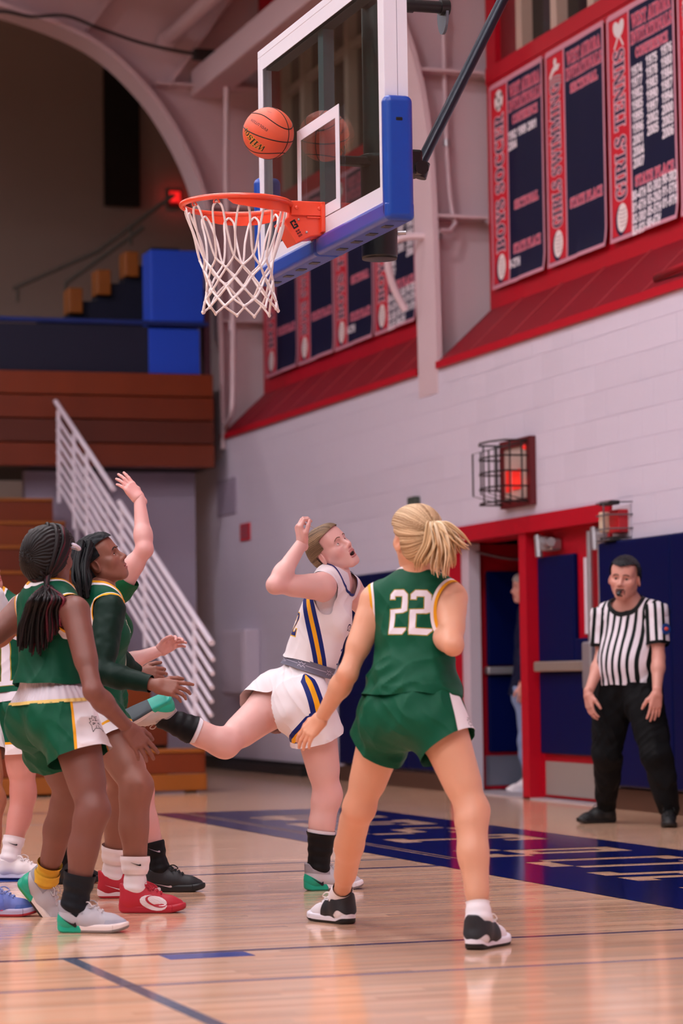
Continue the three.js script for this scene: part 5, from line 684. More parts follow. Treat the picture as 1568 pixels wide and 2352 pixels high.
const bob = (g, x, y, s) => { g.strokeStyle = '#2c2c30'; g.lineWidth = s * 0.035; g.lineJoin = 'round'; const p = (l) => { g.beginPath(); l.forEach(([a, b], i) => g[i ? 'lineTo' : 'moveTo'](x + a * s, y + b * s)); g.stroke(); }; p([[-0.4, -0.1], [-0.42, -0.5], [-0.2, -0.3], [0.2, -0.32], [0.42, -0.5], [0.42, -0.1], [0.52, 0.1], [0.4, 0.14], [0.46, 0.32], [0.28, 0.3], [0.24, 0.48], [0, 0.4], [-0.24, 0.48], [-0.3, 0.3], [-0.48, 0.32], [-0.4, 0.12], [-0.52, 0.08], [-0.4, -0.1]]); p([[-0.3, -0.06], [-0.1, 0.02], [-0.26, 0.06], [-0.3, -0.06]]); p([[0.3, -0.06], [0.1, 0.02], [0.26, 0.06], [0.3, -0.06]]); p([[-0.08, 0.18], [0.08, 0.18], [0, 0.26], [-0.08, 0.18]]); p([[0, 0.26], [0, 0.32], [-0.14, 0.36]]); p([[0, 0.32], [0.14, 0.36]]); p([[-0.12, -0.28], [-0.06, -0.12]]); p([[0.12, -0.28], [0.06, -0.12]]); p([[-0.3, 0.2], [-0.14, 0.22]]); p([[0.3, 0.2], [0.14, 0.22]]); };
const panelTex = canvasTex(512, 512, (g, w, h) => { g.fillStyle = '#eee6ec'; g.fillRect(0, 0, w, h); g.save(); g.translate(112, 395); g.scale(1.45, 0.95); bob(g, 0, 0, 92); g.restore(); });
/* green side-panelled shorts */
const greenParts = (o = {}) => (c) => {
  const P1 = (w) => (x, y, z) => { const q = c.coords(x, y, z); if (o.only && q.s !== o.only) return -1; return (o.w0 ?? 0.5) + (o.wk ?? 1.6) * q.a - Math.abs(q.ang - (o.a0 ?? 0)) - w; };
  const r = ['L', 'R'].map((s) => [(x, y, z) => (c.coords(x, y, z).s !== s ? -1 : P1(0.0)(x, y, z)), cloth(0xffffff, { map: panelTex }), 'side_panel', 0.001]);
  if (o.edge) r.unshift([(x, y, z) => Math.min(P1(-0.09)(x, y, z), -P1(0)(x, y, z)), cloth(YEL), 'piping', 0.0012]);
  if (o.hemBand) { r.unshift([(x, y, z) => o.hemBand - c.hemF(x, y, z), cloth(WHT), 'hem', 0.0015]); r.splice(1, 0, [(x, y, z) => o.hemBand + 0.012 - c.hemF(x, y, z), cloth(YEL), 'piping', 0.0012]); }
  return r;
};
function sockMark(Q, s, h, col, rad = 0.063) { // small curved tick on the cuff
  const a = Q.j['an' + s].clone(), u = Q.j['kn' + s].clone().sub(a).normalize(), c = a.addScaledVector(u, h), g = new THREE.ShapeGeometry(swooshPts, 6); g.scale(-0.05, 0.045, 1); const p = g.attributes.position;
  for (let i = 0; i < p.count; i++) { const x = p.getX(i) + 0.026, q = c.clone().addScaledVector(CR, x).addScaledVector(u, p.getY(i) - 0.008).addScaledVector(CF, -Math.sqrt(Math.max(0, rad * rad - x * x))); p.setXYZ(i, q.x, q.y, q.z); } g.computeVertexNormals(); Q.place('emblem', g, P(col, 0.6, { side: THREE.DoubleSide }));
}
/* --- player 22, seen from behind --- */
{
  const hd = at(957, 1236, 9.93);
  const Q = Person('blonde player in green jersey number 22, seen from behind with knees bent', { base: ground(940, 2150), skin: 0xdda487, warm: [1.05, 0.88, 0.84], kl: 1.01, ka: 0.98, kt: 1.02,
    j: J({ hipL: [890, 1640, 9.98], hipR: [1000, 1640, 9.82], knL: [824, 1855, 10.1], knR: [1084, 1862, 9.72], anL: [787, 2062, 10.26], anR: [1096, 2098, 9.57], shL: [862, 1382, 10.03], shR: [1036, 1376, 9.9], neck: [960, 1330, 9.97], elL: [798, 1548, 9.95], wrL: [738, 1648, 10.1], elR: [1040, 1482, 9.72], wrR: [985, 1440, 9.95], head: hd }),
    hUp: camDir(0.06, 0.98, 0.2), hFw: camDir(-0.42, 0.12, -0.9), hs: 1.0, bend: 0.0,
    footL: flatFoot(780, 2120, -0.55, 0.84), footR: flatFoot(1104, 2178, 0.45, 0.9),
    handL: { dir: camDir(-0.62, -0.72, -0.1), thumb: camDir(-0.75, 0.5, -0.3), palm: camDir(0.5, -0.4, -0.75), curl: 0.3, spread: 0.08, ab: 0.5 }, handR: { dir: camDir(-0.7, 0.6, -0.4), thumb: camDir(0, 0.5, -1), palm: camDir(-0.6, -0.6, 0), curl: 0.4 },
    hair: { colors: [0x8d6a48, 0xe2c39c], freq: 70, amp: 0.0018, pole: V(-0.02, 0.035, -0.12), grow: 0.013 }, brow: 0x7a5a3a,
    shoeL: { upper: 0xeeeaf2, backDark: 0x23262d, saddle: 0x23262d, mid: 0xeeeaf6, sole: 0x131315, rocker: true, tongue: 0xf2eef0, collar: 0x24302c, laces: 0xf5f0f0 }, shoeR: { upper: 0xeeeaf2, backDark: 0x23262d, saddle: 0x23262d, mid: 0xeeeaf6, sole: 0x131315, rocker: true, tongue: 0xf2eef0, collar: 0x24302c, laces: 0xf5f0f0 } });
  jersey(Q, { color: GREEN, trim: [YEL, WHT], hem: 0.062, loose: 0.014, w: 0.98, blouse: 0.03, fold: 0.006, sd: 2, ax: 0.062, backMap: jerseyTex('#035239', (g, X, Y) => { g.transform(1, 0, 0.13, 1, -0.13 * Y(0.37), 0); g.translate(0.032 * 2048, 0); blockDigit(g, '2', X(-0.084), Y(0.45), 0.075 * 2048, 0.166 * 2048); blockDigit(g, '2', X(0.002), Y(0.45), 0.075 * 2048, 0.166 * 2048); }) });
  shorts(Q, { color: GREEN, top: 0.085, reach: 0.32, flare: 0.118, loose: 0.02, fold: 0.005, hemShape: (c) => -0.03 * Math.cos(c.ang) + 0.01, parts: greenParts({ w0: 0.34, wk: 1.9, a0: 0.1 }) });
  for (const s of 'LR') Q.sock(s, 0.055, cloth(0xf0eaf0), 0.007);
  // heel tabs
  for (const s of 'LR') { const f = s === 'L' ? Q : Q; }
  // ponytail of long strands held by a dark band
  const st = [], base = at(984, 1214, 9.82), cols = [0x9a7650, 0xd9b98f, 0xeed9b8, 0xb08a62], r2 = (a, b) => rr(a, b);
  const groups = cols.map(() => []);
  const ends = [[1000, 1316], [960, 1310], [1025, 1322], [1040, 1300], [1062, 1246], [1068, 1258], [1012, 1322], [975, 1300], [1034, 1286], [1000, 1290], [1018, 1310], [1046, 1270]];
  for (let i = 0; i < 150; i++) {
    const e = ends[i % ends.length], d = 9.78 + r2(-0.05, 0.06), far = e[0] > 1045, o = r2(-1, 1), o2 = r2(-1, 1);
    const p0 = base.clone().add(V(r2(-0.012, 0.012), r2(-0.012, 0.012), r2(-0.012, 0.012))), p1 = at(1000 + o * 12 + (e[0] - 1000) * 0.22, 1208 + o2 * 9, d - 0.03), p2 = at(1008 + (e[0] - 1000) * 0.62 + o * 13, lerp(1228, e[1], far ? 0.3 : 0.38) + o2 * 12, d - 0.05), p3 = at(lerp(1008, e[0], 0.95) + o * 12, lerp(1240, e[1], far ? 0.6 : 0.78) + o2 * 9, d - 0.03), p4 = at(e[0] + o * 9 + (far ? 6 : 0), e[1] + o2 * 7, d);
    const c = new THREE.CatmullRomCurve3([p0, p1, p2, p3, p4]), g = new THREE.TubeGeometry(c, 20, 0.0034, 5), p = g.attributes.position; for (let k = 0; k < p.count; k++) { const t = Math.floor(k / 6) / 20, q = c.getPointAt(t), s = t < 0.1 ? 1 : t > 0.6 ? lerp(1.2, 0.25, (t - 0.6) / 0.4) : 1.2; p.setXYZ(k, q.x + (p.getX(k) - q.x) * s, q.y + (p.getY(k) - q.y) * s, q.z + (p.getZ(k) - q.z) * s); }
    groups[i % 7 === 0 ? 0 : i % 5 === 0 ? 3 : i % 2 ? 1 : 2].push(g);
  }
  const tail = thing0(Q, 'ponytail', groups, cols);
  Q.place('hair_tie', (() => { const g = new THREE.TorusGeometry(0.015, 0.006, 8, 18); g.applyQuaternion(new THREE.Quaternion().setFromUnitVectors(EZ, camDir(0.7, 0.1, 0.6))); g.translate(base.x, base.y, base.z); return g; })(), mat(0x3a2c26, 0.8));
}
function thing0(Q, name, groups, cols) { // hair in several tones: one part, coloured strand by strand
  const l = []; groups.forEach((gs, i) => { const c = new THREE.Color(cols[i]); gs.forEach((g) => { const v = 0.85 + 0.3 * rnd(); tint(g, () => [c.r * v, c.g * v, c.b * v]); l.push(g); }); });
  return Q.place(name, joinGeo(l), P(0xffffff, 0.48, { vertexColors: true, specularIntensity: 0.5 }));
}
/* --- white player leaping after the ball --- */
{
  const stripe = (L) => { const inb = (h) => (x, y, z) => { const [u, v, w] = L(x, y, z); return u < 0.02 ? -1 : h - Math.abs(w - lerp(0.045, -0.045, (v - 0.08) / 0.27)); }; return [[inb(0.011), cloth(YEL), 'side_stripe'], [inb(0.034), cloth(0x14246e), 'side_stripe']]; };
  const Q = Person('player in white with one leg kicked back, looking up at the ball', { base: ground(735, 2040), skin: 0xe2b1aa, warm: [1.05, 0.84, 0.84], kl: 1.1, ka: 1.06, kt: 1.04, look: [0.25, 0.35, 1], iris: [0.1, 0.12, 0.15],
    j: J({ hipR: [712, 1618, 12.28], hipL: [640, 1604, 12.5], knR: [752, 1826, 12.34], anR: [738, 1992, 12.44], knL: [516, 1708, 12.24], anL: [372, 1648, 12.18], shR: [738, 1348, 12.24], shL: [800, 1352, 12.58], neck: [770, 1318, 12.42], elR: [632, 1344, 12.08], wrR: [694, 1246, 12.2], elL: [880, 1440, 12.75], wrL: [925, 1400, 12.7], head: at(759, 1262, 12.42) }),
    hUp: camDir(-0.5, 0.78, 0.05), hFw: camDir(0.62, 0.5, 0.62), face: { open: 0.9 }, hcell: 0.0026, neckR: 0.05, bend: 0.02,
    footR: flatFoot(738, 2044, 0.93, 0.3), footL: liftFoot(at(368, 1646, 12.18), camDir(-0.88, -0.42, 0.1), camDir(0.36, -0.72, -0.6)),
    handR: { dir: camDir(-0.22, 0.96, 0.1), thumb: camDir(0.4, 0.1, 0.9), palm: camDir(0.9, 0.1, -0.35), curl: [0.95, 1.0, 1.0, 1.0], ab: 0.1, spread: 0.02 }, handL: { dir: camDir(0.7, 0.6, 0), thumb: camDir(0, 0.5, 1), palm: camDir(0, -1, 0) },
    hair: { colors: [0x54402f, 0x8d7256], freq: 80, amp: 0.001, grow: 0.007, pole: V(0, 0.0, -0.12), front: 0.088 }, brow: 0x7c5a4a, browR: 0.0021, lash: false, lips: 0xc07a78,
    shoeR: { upper: 0xc9c4cc, mid: 0xeee6ec, sole: 0x8d8488, heel: 0x12b090, tongue: 0xd8d0d4, collar: 0x9a949c, swoosh: [0x16182c, -0.006, 0.022, -0.06, 0.1], laces: 0xd8d0d4 }, shoeL: { upper: 0xc9c0be, mid: 0xe6dcda, sole: 0x3c4a52, heel: 0x12b090, heelTread: 0x10b09c, tongue: 0xd8d0d4, collar: 0xa39ca0, laces: 0xd8c8c0 } });
  jersey(Q, { color: 0xefe6ea, trim: [0x14246e], neckTrim: true, hem: 0.19, ax: 0.036, hemTilt: 0.0, w: 0.98, fold: 0.006, sd: 11, nr: 0.084, av: 0.045, ah: 0.125, bands: stripe,
    frontMap: jerseyTex('#efe6ea', (g, X, Y) => { g.fillStyle = '#1b1640'; g.font = 'bold 96px sans-serif'; g.textAlign = 'center'; g.fillText('OSWEGO', X(0), Y(0.385)); g.font = 'bold 260px serif'; g.fillStyle = '#14246e'; g.fillText('12', X(0.0), Y(0.22)); g.font = 'bold 30px sans-serif'; g.fillText('x', X(-0.06), Y(0.455)); }, true), backMap: jerseyTex('#efe6ea', (g, X, Y) => { g.font = 'bold 300px serif'; g.textAlign = 'center'; g.lineWidth = 22; g.strokeStyle = '#d9a52a'; g.strokeText('12', X(-0.01), Y(0.29)); g.fillStyle = '#14246e'; g.fillText('12', X(-0.01), Y(0.29)); }) });
  // undershirt seen in the armhole
  { const f = uni(Q.torso(0.006, 0.06)); const [lo, hi] = Q.bounds([Q.j.shR, Q.j.shL, Q.j.neck, Q.p(0.5, 0, 0)], null, 0.2); let G = skin(f, lo, hi, 0.0085); const s = Q.local(Q.j.shR.x, Q.j.shR.y, Q.j.shR.z); const af = (x, y, z) => { const [u, v] = Q.local(x, y, z); return Math.min((Math.hypot((u - s[0] - 0.058) / 0.066, (v - s[1] + 0.04) / 0.1) - 1) * 0.08, 0.5 - Math.abs(v - s[1]) * 6 + 0.2, u, 0.055 - 0.0 * v - Math.abs(u - 0.1) + 0.02); }; G = keep(G, af); if (has(G)) Q.place('undershirt', G, cloth(0xe4dde6)); }
  const P1 = (h) => (c) => (x, y, z) => { const q = c.coords(x, y, z); if (q.s !== 'R') return -1; const a0 = q.a < 0.02 ? -0.3 : -0.3 - 10 * (q.a - 0.02); return Math.min(h - Math.abs(q.ang - a0) * Math.max(0.05, q.rp) * (q.a < 0.02 ? 1 : 0.68), c.hemF(x, y, z) - 0.026); };
  shorts(Q, { color: 0xefe6ea, top: 0.168, reach: 0.33, flare: 0.117, loose: 0.022, w: 1.08, fold: 0.005, sd: 3, hemShape: (c) => (c.s === 'R' ? 0.02 : -0.01) - 0.012 * Math.sin(c.ang), parts: (c) => [[P1(0.0125)(c), cloth(YEL), 'side_stripe', 0.0012], [P1(0.036)(c), cloth(0x14246e), 'side_stripe', 0.0008]] });
  { const f = uni([...Q.torso(0.027, 0.06), Q.leg('L', 0.02)[0], Q.leg('R', 0.02)[0]]), [lo, hi] = Q.bounds([Q.j.hipL, Q.j.hipR, Q.p(0.3, 0, 0)], null, 0.24); let G = skin(f, lo, hi, 0.008); G = keep(G, (x, y, z) => { const v = Q.local(x, y, z)[1]; return Math.min(v - 0.15, 0.2 - v); }); setUV(G, (v) => { const q = Q.local(v.x, v.y, v.z); return [Math.atan2(q[2], q[0]) / Math.PI * 3, (q[1] - 0.15) / 0.05]; });
    Q.place('belt', G, cloth(0xffffff, { map: canvasTex(512, 128, (g, w, h) => { g.fillStyle = '#6d6b7c'; g.fillRect(0, 0, w, h); g.strokeStyle = '#b9b2c4'; g.lineWidth = 7; g.beginPath(); g.moveTo(0, 64); g.lineTo(150, 64); g.moveTo(300, 64); g.lineTo(512, 64); g.stroke(); g.lineWidth = 10; for (const x of [190, 260]) { g.beginPath(); g.arc(x, 20, 34, 0.4, 2.7); g.stroke(); g.beginPath(); g.arc(x, 108, 34, 3.5, 5.9); g.stroke(); } }) })); }
  for (const s of 'LR') { Q.sock(s, 0.165, cloth(0xeae2ea), 0.006, 'white sock edge above the black brace', 0.1); Q.sock(s, s === 'L' ? 0.145 : 0.15, cloth(0x101014), 0.011, 'black ankle brace'); }
  const ws = []; for (const q of [[[738, 1222], [729, 1215], [719, 1212], [712, 1208]], [[745, 1219], [737, 1213], [728, 1211]], [[722, 1280], [727, 1300], [738, 1312], [742, 1315]]]) ws.push(tube(q.map(([a, b]) => at(a, b, 12.42)), 0.0012, 5)); const bun = []; for (let i = 0; i < 40; i++) { const o = rr(-5, 5); bun.push(tube([at(726 + o, 1272 + rr(-6, 6), 12.44 + rr(-0.03, 0.03)), at(729 + o, 1290 + rr(-4, 4), 12.45 + rr(-0.04, 0.03)), at(738 + o * 0.7, 1306 + rr(-3, 3), 12.45 + rr(-0.03, 0.03))], 0.005, 5, 10)); } thing0(Q, 'loose_hair', [ws, bun], [0xb09478, 0x6f563e]);
}
/* --- player with red-streaked braids, from behind --- */
{
  const hd = at(112, 1281, 10.72);
  const Q = Person('green player with long dark red-streaked braids, seen from behind at the left', { base: ground(150, 2110), skin: 0x7a4c42, warm: [1.06, 0.94, 0.94], kl: 1.08, ka: 0.98, kt: 1.0, gloss: 0.5,
    j: J({ hipR: [158, 1640, 10.56], hipL: [96, 1645, 10.8], knR: [214, 1862, 10.42], anR: [183, 2070, 10.52], knL: [160, 1826, 10.98], anL: [106, 2022, 11.15], shR: [172, 1408, 10.52], shL: [52, 1402, 10.86], neck: [112, 1352, 10.72], elR: [214, 1588, 10.34], wrR: [293, 1672, 10.48], elL: [-52, 1490, 10.75], wrL: [-70, 1580, 10.45], head: hd }),
    hUp: camDir(0.02, 1, 0.05), hFw: camDir(0.58, 0.12, -0.8), bend: -0.01, hs: 1.0, hair: { colors: [0x0d0a0b, 0x1c1416], grow: 0.016, freq: 34, amp: 0.003, back: 0.01 }, brow: 0x120c0a, lips: 0x6a3a38,
    footR: flatFoot(180, 2141, 0.985, -0.17), footL: liftFoot(at(104, 2028, 11.15), camDir(0.62, -0.72, 0.1), camDir(0.66, 0.72, 0.15)),
    handR: { dir: camDir(0.62, -0.78, -0.05), thumb: camDir(0.75, 0.55, -0.3), palm: camDir(-0.35, -0.25, -0.9), curl: [0.2, 0.28, 0.3, 0.35], spread: 0.11, ab: 0.5, s: 1.0 }, handL: { dir: camDir(0, -1, 0), thumb: camDir(1, 0, 0), palm: camDir(0, 0, -1) },
    shoeR: { upper: 0xb9b6c0, mid: 0xeeddda, sole: 0x8d8484, heel: 0x12b090, tongue: 0xc9c2c6, collar: 0x9b98a2, swoosh: [0x14141a, 0.002, 0.022, -0.062, 0.1], laces: 0xd4ccd0, toe: 0xa9a9ba }, shoeL: { upper: 0xb2adb4, mid: 0xe2d2cc, sole: 0x2a1c14, heel: 0x17a586, heelTread: 0x2f8f50, tongue: 0xc9c2c6, collar: 0x8d8a92, laces: 0xc4bcc0 } });
  jersey(Q, { color: 0x034c35, trim: [YEL, WHT], hem: 0.125, loose: 0.013, w: 0.98, blouse: 0.03, fold: 0.006, sd: 21, ax: 0.016, av: 0.03, nf: 0.01 });
  { const f = uni([...Q.torso(0.021, 0.06), Q.leg('L', 0.016)[0], Q.leg('R', 0.016)[0]]), [lo, hi] = Q.bounds([Q.j.hipL, Q.j.hipR, Q.p(0.3, 0, 0)], null, 0.24); let G = skin((x, y, z) => { const q = Q.local(x, y, z), a = Math.atan2(q[2], q[0]); return f(x, y, z) - 0.002 * Math.sin(a * 46 + 2 * Math.sin(a * 7)); }, lo, hi, 0.0065); const [r, b] = cut(keep(G, (x, y, z) => { const q = Q.local(x, y, z); return Math.min(q[1] - 0.045, 0.155 + 0.008 * Math.sin(q[0] * 14) - q[1]); }), (x, y, z) => 0.058 - Q.local(x, y, z)[1]); Q.place('waistband', r, cloth(0xd6ccd6), Q.person, 'white gathered waistband'); Q.place('piping', puff(b, 0.004), cloth(0xe8c878)); }
  shorts(Q, { color: GREEN, top: 0.05, reach: 0.45, flare: 0.125, loose: 0.026, w: 1.06, fold: 0.006, sd: 9, hemShape: (c) => (c.s === 'L' ? 0.02 : 0) - 0.006 * Math.sin(c.ang), parts: greenParts({ only: 'R', w0: 0.72, wk: 1.2, a0: 0.5, edge: true }) });
  Q.sock('R', 0.12, cloth(0x151a22), 0.014, 'black ankle brace'); Q.sock('L', 0.075, cloth(0xc99a2e), 0.01, 'yellow rolled sock', -0.03); Q.sock('L', 0.035, cloth(0xd4a638), 0.014, 'yellow rolled sock cuff', -0.005);
  // braids over the head, gathered at the nape and falling down the back
  const cols = [0x0c090a, 0x191214, 0x4a1420, 0x6a2030], groups = cols.map(() => []), tie = at(108, 1352, 10.58), pick = () => { const q = rnd(); return q < 0.45 ? 0 : q < 0.72 ? 1 : q < 0.88 ? 2 : 3; };
  const hs = Q.hM, ic = hs.clone().invert();
  const sk = skullField(0.017, 0.012), surf = (d) => { let r = 0.2; for (let i = 0; i < 40; i++) { const e = sk(d.x * r, d.y * r + 0.01, d.z * r - 0.02); if (e < 0.0005) break; r -= e * 0.7; } return V(d.x * r, d.y * r + 0.01, d.z * r - 0.02); }, tl = tie.clone().applyMatrix4(ic);
  const dT = tl.clone().sub(V(0, 0.01, -0.02)).normalize();
  for (let i = 0; i < 56; i++) { const a = i / 56 * Math.PI * 2, s = V(Math.sin(a), Math.cos(a), 0.35 + 0.3 * Math.cos(a) + rr(-0.08, 0.08)).normalize(); if (s.y < -0.35 && s.z > 0) continue; const pts = []; for (let k = 0; k <= 7; k++) { const d = s.clone().lerp(dT, Math.pow(k / 7, 0.9)).normalize(); const q = surf(d).multiplyScalar(1.015); if (k === 7) q.lerp(tl, 0.8); pts.push(q.applyMatrix4(hs)); } groups[i % 9 === 0 ? 2 : i % 3 === 0 ? 1 : pick() % 2].push(tube(pts, 0.0078, 7, 28)); }
  for (let i = 0; i < 150; i++) { const u = rr(-1, 1), w = rr(0, 1), e = [lerp(44, 152, (u + 1) / 2) - 4, 1455 + 50 * Math.cos(u * 1.2 + 0.35) * rr(0.5, 1) - (u > 0.3 ? 30 * u : 0) + rr(-14, 8)], d = 10.47 + w * 0.09 + 0.03 * u; const x0 = 108 + u * 20; const p = [tie.clone().add(V(rr(-0.02, 0.02), rr(-0.012, 0.012), rr(-0.02, 0.02))), at(x0 + u * 22, 1378, d - 0.02), at(lerp(x0, e[0], 0.62) + rr(-3, 3), 1400, d - 0.005), at(lerp(x0, e[0], 0.9) + rr(-3, 3), 1438, d), at(e[0] + rr(-2, 2), e[1], d + 0.005)]; const c = new THREE.CatmullRomCurve3(p), g = new THREE.TubeGeometry(c, 30, 0.0062, 6), ps = g.attributes.position; for (let k = 0; k < ps.count; k++) { const t = Math.floor(k / 7) / 30, q = c.getPointAt(t), s = (0.9 + 0.16 * Math.sin(t * 90)) * (t > 0.9 ? lerp(1, 0.4, (t - 0.9) * 10) : 1); ps.setXYZ(k, q.x + (ps.getX(k) - q.x) * s, q.y + (ps.getY(k) - q.y) * s, q.z + (ps.getZ(k) - q.z) * s); } groups[pick()].push(g); }
  thing0(Q, 'braids', groups, cols);
  // white goggle arm at the temple
  Q.place('goggles', Q.inHead(merge([tube([V(0.07, 0.022, 0.055), V(0.088, 0.026, 0.05), V(0.097, 0.018, 0.062), V(0.09, 0.005, 0.085), V(0.07, 0.0, 0.1)].map((q) => V(-q.x, q.y + 0.025, q.z)), 0.0075, 8), tube([V(0.07, 0.022, 0.055), V(0.088, 0.026, 0.05), V(0.097, 0.018, 0.062), V(0.09, 0.005, 0.085), V(0.07, 0.0, 0.1)].map((q) => V(q.x, q.y + 0.025, q.z)), 0.0075, 8), tube([V(-0.07, 0.025, 0.1), V(0, 0.028, 0.118), V(0.07, 0.025, 0.1)], 0.006, 8)])), mat(0xdcd4e6, 0.25));
}
/* --- player with long dark sleeves and red shoes --- */
{
  const Q = Person('green player with dark long sleeves and red shoes, looking up in profile', { base: ground(310, 2080), skin: 0x8d5a4b, warm: [1.05, 0.92, 0.9], kl: 1.14, ka: 0.98, kt: 0.98, gloss: 0.48, iris: [0.04, 0.02, 0.015],
    j: J({ hipR: [222, 1640, 11.48], hipL: [218, 1638, 11.8], knR: [314, 1806, 11.3], anR: [322, 2018, 11.36], knL: [285, 1810, 12.0], anL: [266, 1998, 12.18], shR: [252, 1400, 11.4], shL: [225, 1402, 11.8], neck: [226, 1356, 11.58], elR: [236, 1546, 11.28], wrR: [358, 1574, 11.2], elL: [262, 1508, 12.0], wrL: [318, 1548, 12.1], head: at(229, 1289, 11.6) }),
    hUp: camDir(-0.45, 0.89, 0.02), hFw: camDir(0.85, 0.46, 0.12), hs: 0.98, bend: 0.0, look: [0, 0.2, 1], hcell: 0.0026,
    footR: flatFoot(318, 2096, 0.99, -0.1), footL: flatFoot(266, 2062, 0.97, 0.1),
    handR: { dir: camDir(0.97, -0.16, 0.12), thumb: camDir(0.1, 0.75, -0.65), palm: camDir(-0.1, -0.5, -0.85), curl: [0.18, 0.5, 0.55, 0.5], spread: 0.13, ab: 0.7, s: 0.97 }, handL: { dir: camDir(0.95, 0, 0.1), thumb: camDir(0, 0.8, 0.4), palm: camDir(0, -0.3, -1), curl: 0.7 },
    hair: { colors: [0x0a0c10, 0x161a20], grow: 0.011, back: 0.03, amp: 0.002, bump: 0.002, freq: 20, front: 0.084, temple: -0.1, rough: 0.7, low: 0.1, top: 0.08 }, brow: 0x140d0b, lips: 0x9a5a54,
    shoeR: { upper: 0xc01f36, mid: 0xb81e34, sole: 0xa81a2e, tongue: 0xc01f36, bigSwoosh: [0xeedfe4, 0xb81c32], laces: 0xc02a40 }, shoeL: { upper: 0xb81c32, mid: 0xead8de, sole: 0xb81c32, tongue: 0xb81c32, swoosh: [0xf0e0e6, 0.045, 0.03, -0.095, 0.075], laces: 0x1a1012 } });
  jersey(Q, { color: GREEN, trim: [YEL, WHT], hem: 0.02, loose: 0.02, w: 1.06, fold: 0.006, sd: 31, ax: 0.05, nf: 0.015, frontMap: jerseyTex('#035239', (g, X, Y) => { g.fillStyle = '#e6dccb'; g.font = 'bold 110px serif'; g.textAlign = 'center'; g.fillText('ELGIN', X(0), Y(0.37)); g.font = 'bold 300px serif'; g.fillText('4', X(0), Y(0.17)); }, true) });
  for (const s of 'LR') sleeve(Q, s, cloth(0x03241b), -0.3, 1.9, 0.01, 'sleeve', 0.003);
  shorts(Q, { color: GREEN, top: 0.1, reach: 0.42, flare: 0.13, loose: 0.02, fold: 0.006, sd: 17, parts: greenParts({ w0: 0.5, wk: 1.0, a0: 0.1, edge: true, hemBand: 0.045 }) });
  for (const s of 'LR') { Q.sock(s, 0.085, cloth(0xf0e8ee), 0.008, 'white rolled sock'); Q.sock(s, 0.125, cloth(0xf0e8ee), 0.013, 'white sock cuff', 0.05); sockMark(Q, s, 0.098, 0x16161a); }
  // thick hair gathered down the nape
  const l = []; for (let i = 0; i < 90; i++) { const a = rr(0, 1), o = rr(-1, 1); l.push(tube([at(182 + a * 30, 1240 + rr(0, 30), 11.55 + o * 0.09), at(170 + a * 32 + rr(-3, 3), 1295, 11.52 + o * 0.1), at(172 + a * 34 + rr(-5, 5), 1335 + rr(-8, 8), 11.48 + o * 0.09), at(178 + a * 26 + rr(-4, 4), 1366 + rr(-18, 10), 11.46 + o * 0.07)], 0.0085, 6, 14)); } thing0(Q, 'hair_bundle', [l], [0x0d1014]);
}
/* --- player behind, reaching up --- */
{
  const Q = Person('pale player in green reaching one arm up, mostly hidden behind the long-sleeved player', { base: ground(300, 2045), skin: 0xdfa8a2, warm: [1.05, 0.85, 0.85], kl: 1.0, ka: 1.02, kt: 0.9,
    j: J({ hipR: [240, 1640, 12.5], hipL: [205, 1640, 12.75], knR: [322, 1815, 12.4], anR: [352, 2000, 12.52], knL: [222, 1810, 12.9], anL: [148, 2004, 13.0], shR: [268, 1352, 12.4], shL: [222, 1350, 12.7], neck: [240, 1340, 12.6], elR: [332, 1262, 12.35], wrR: [320, 1146, 12.45], elL: [280, 1528, 12.65], wrL: [366, 1494, 12.7], head: at(226, 1285, 12.75) }),
    hUp: camDir(-0.3, 0.95, 0), hFw: camDir(0.85, 0.4, -0.2), hs: 0.9, footR: flatFoot(372, 2048, 0.97, -0.1), footL: flatFoot(140, 2030, 0.95, 0.1),
    handR: { dir: camDir(-0.62, 0.76, -0.05), thumb: camDir(0.72, 0.55, -0.2), palm: camDir(-0.6, -0.2, -0.75), curl: [0.12, 0.2, 0.26, 0.3], spread: 0.07, ab: 0.15 }, handL: { dir: camDir(0.85, 0.5, 0.1), thumb: camDir(-0.35, 0.8, 0.4), palm: camDir(0.3, -0.4, 0.8), curl: [0.75, 0.55, 0.4, 0.35], spread: 0.14, ab: 0.5 },
    hair: { colors: [0x3a281c, 0x5a4030], top: 0.085 }, shoeR: { upper: 0x1b1b20, mid: 0x101014, sole: 0x0c0c0e, tongue: 0x14141a, swoosh: [0xd9c9d4, 0.05, 0.022, -0.09, 0.05], laces: 0x101014 }, shoeL: { upper: 0x1b1b20, mid: 0x101014, sole: 0x0c0c0e, tongue: 0x14141a, laces: 0x101014 } });
  jersey(Q, { color: 0x08502f, loose: 0.016, fold: 0.004, sd: 41, ax: 0.09 });
  sleeve(Q, 'R', cloth(0x0a5a34), -0.4, 0.32, 0.016, 'sleeve', 0.004); sleeve(Q, 'L', cloth(0x0a5a34), -0.3, 0.4, 0.014, 'sleeve', 0.004);
  shorts(Q, { color: GREEN, sd: 3 }); for (const s of 'LR') Q.sock(s, 0.12, cloth(0x121216), 0.008); sockMark(Q, 'R', 0.085, 0xcfc4d4, 0.055);
}
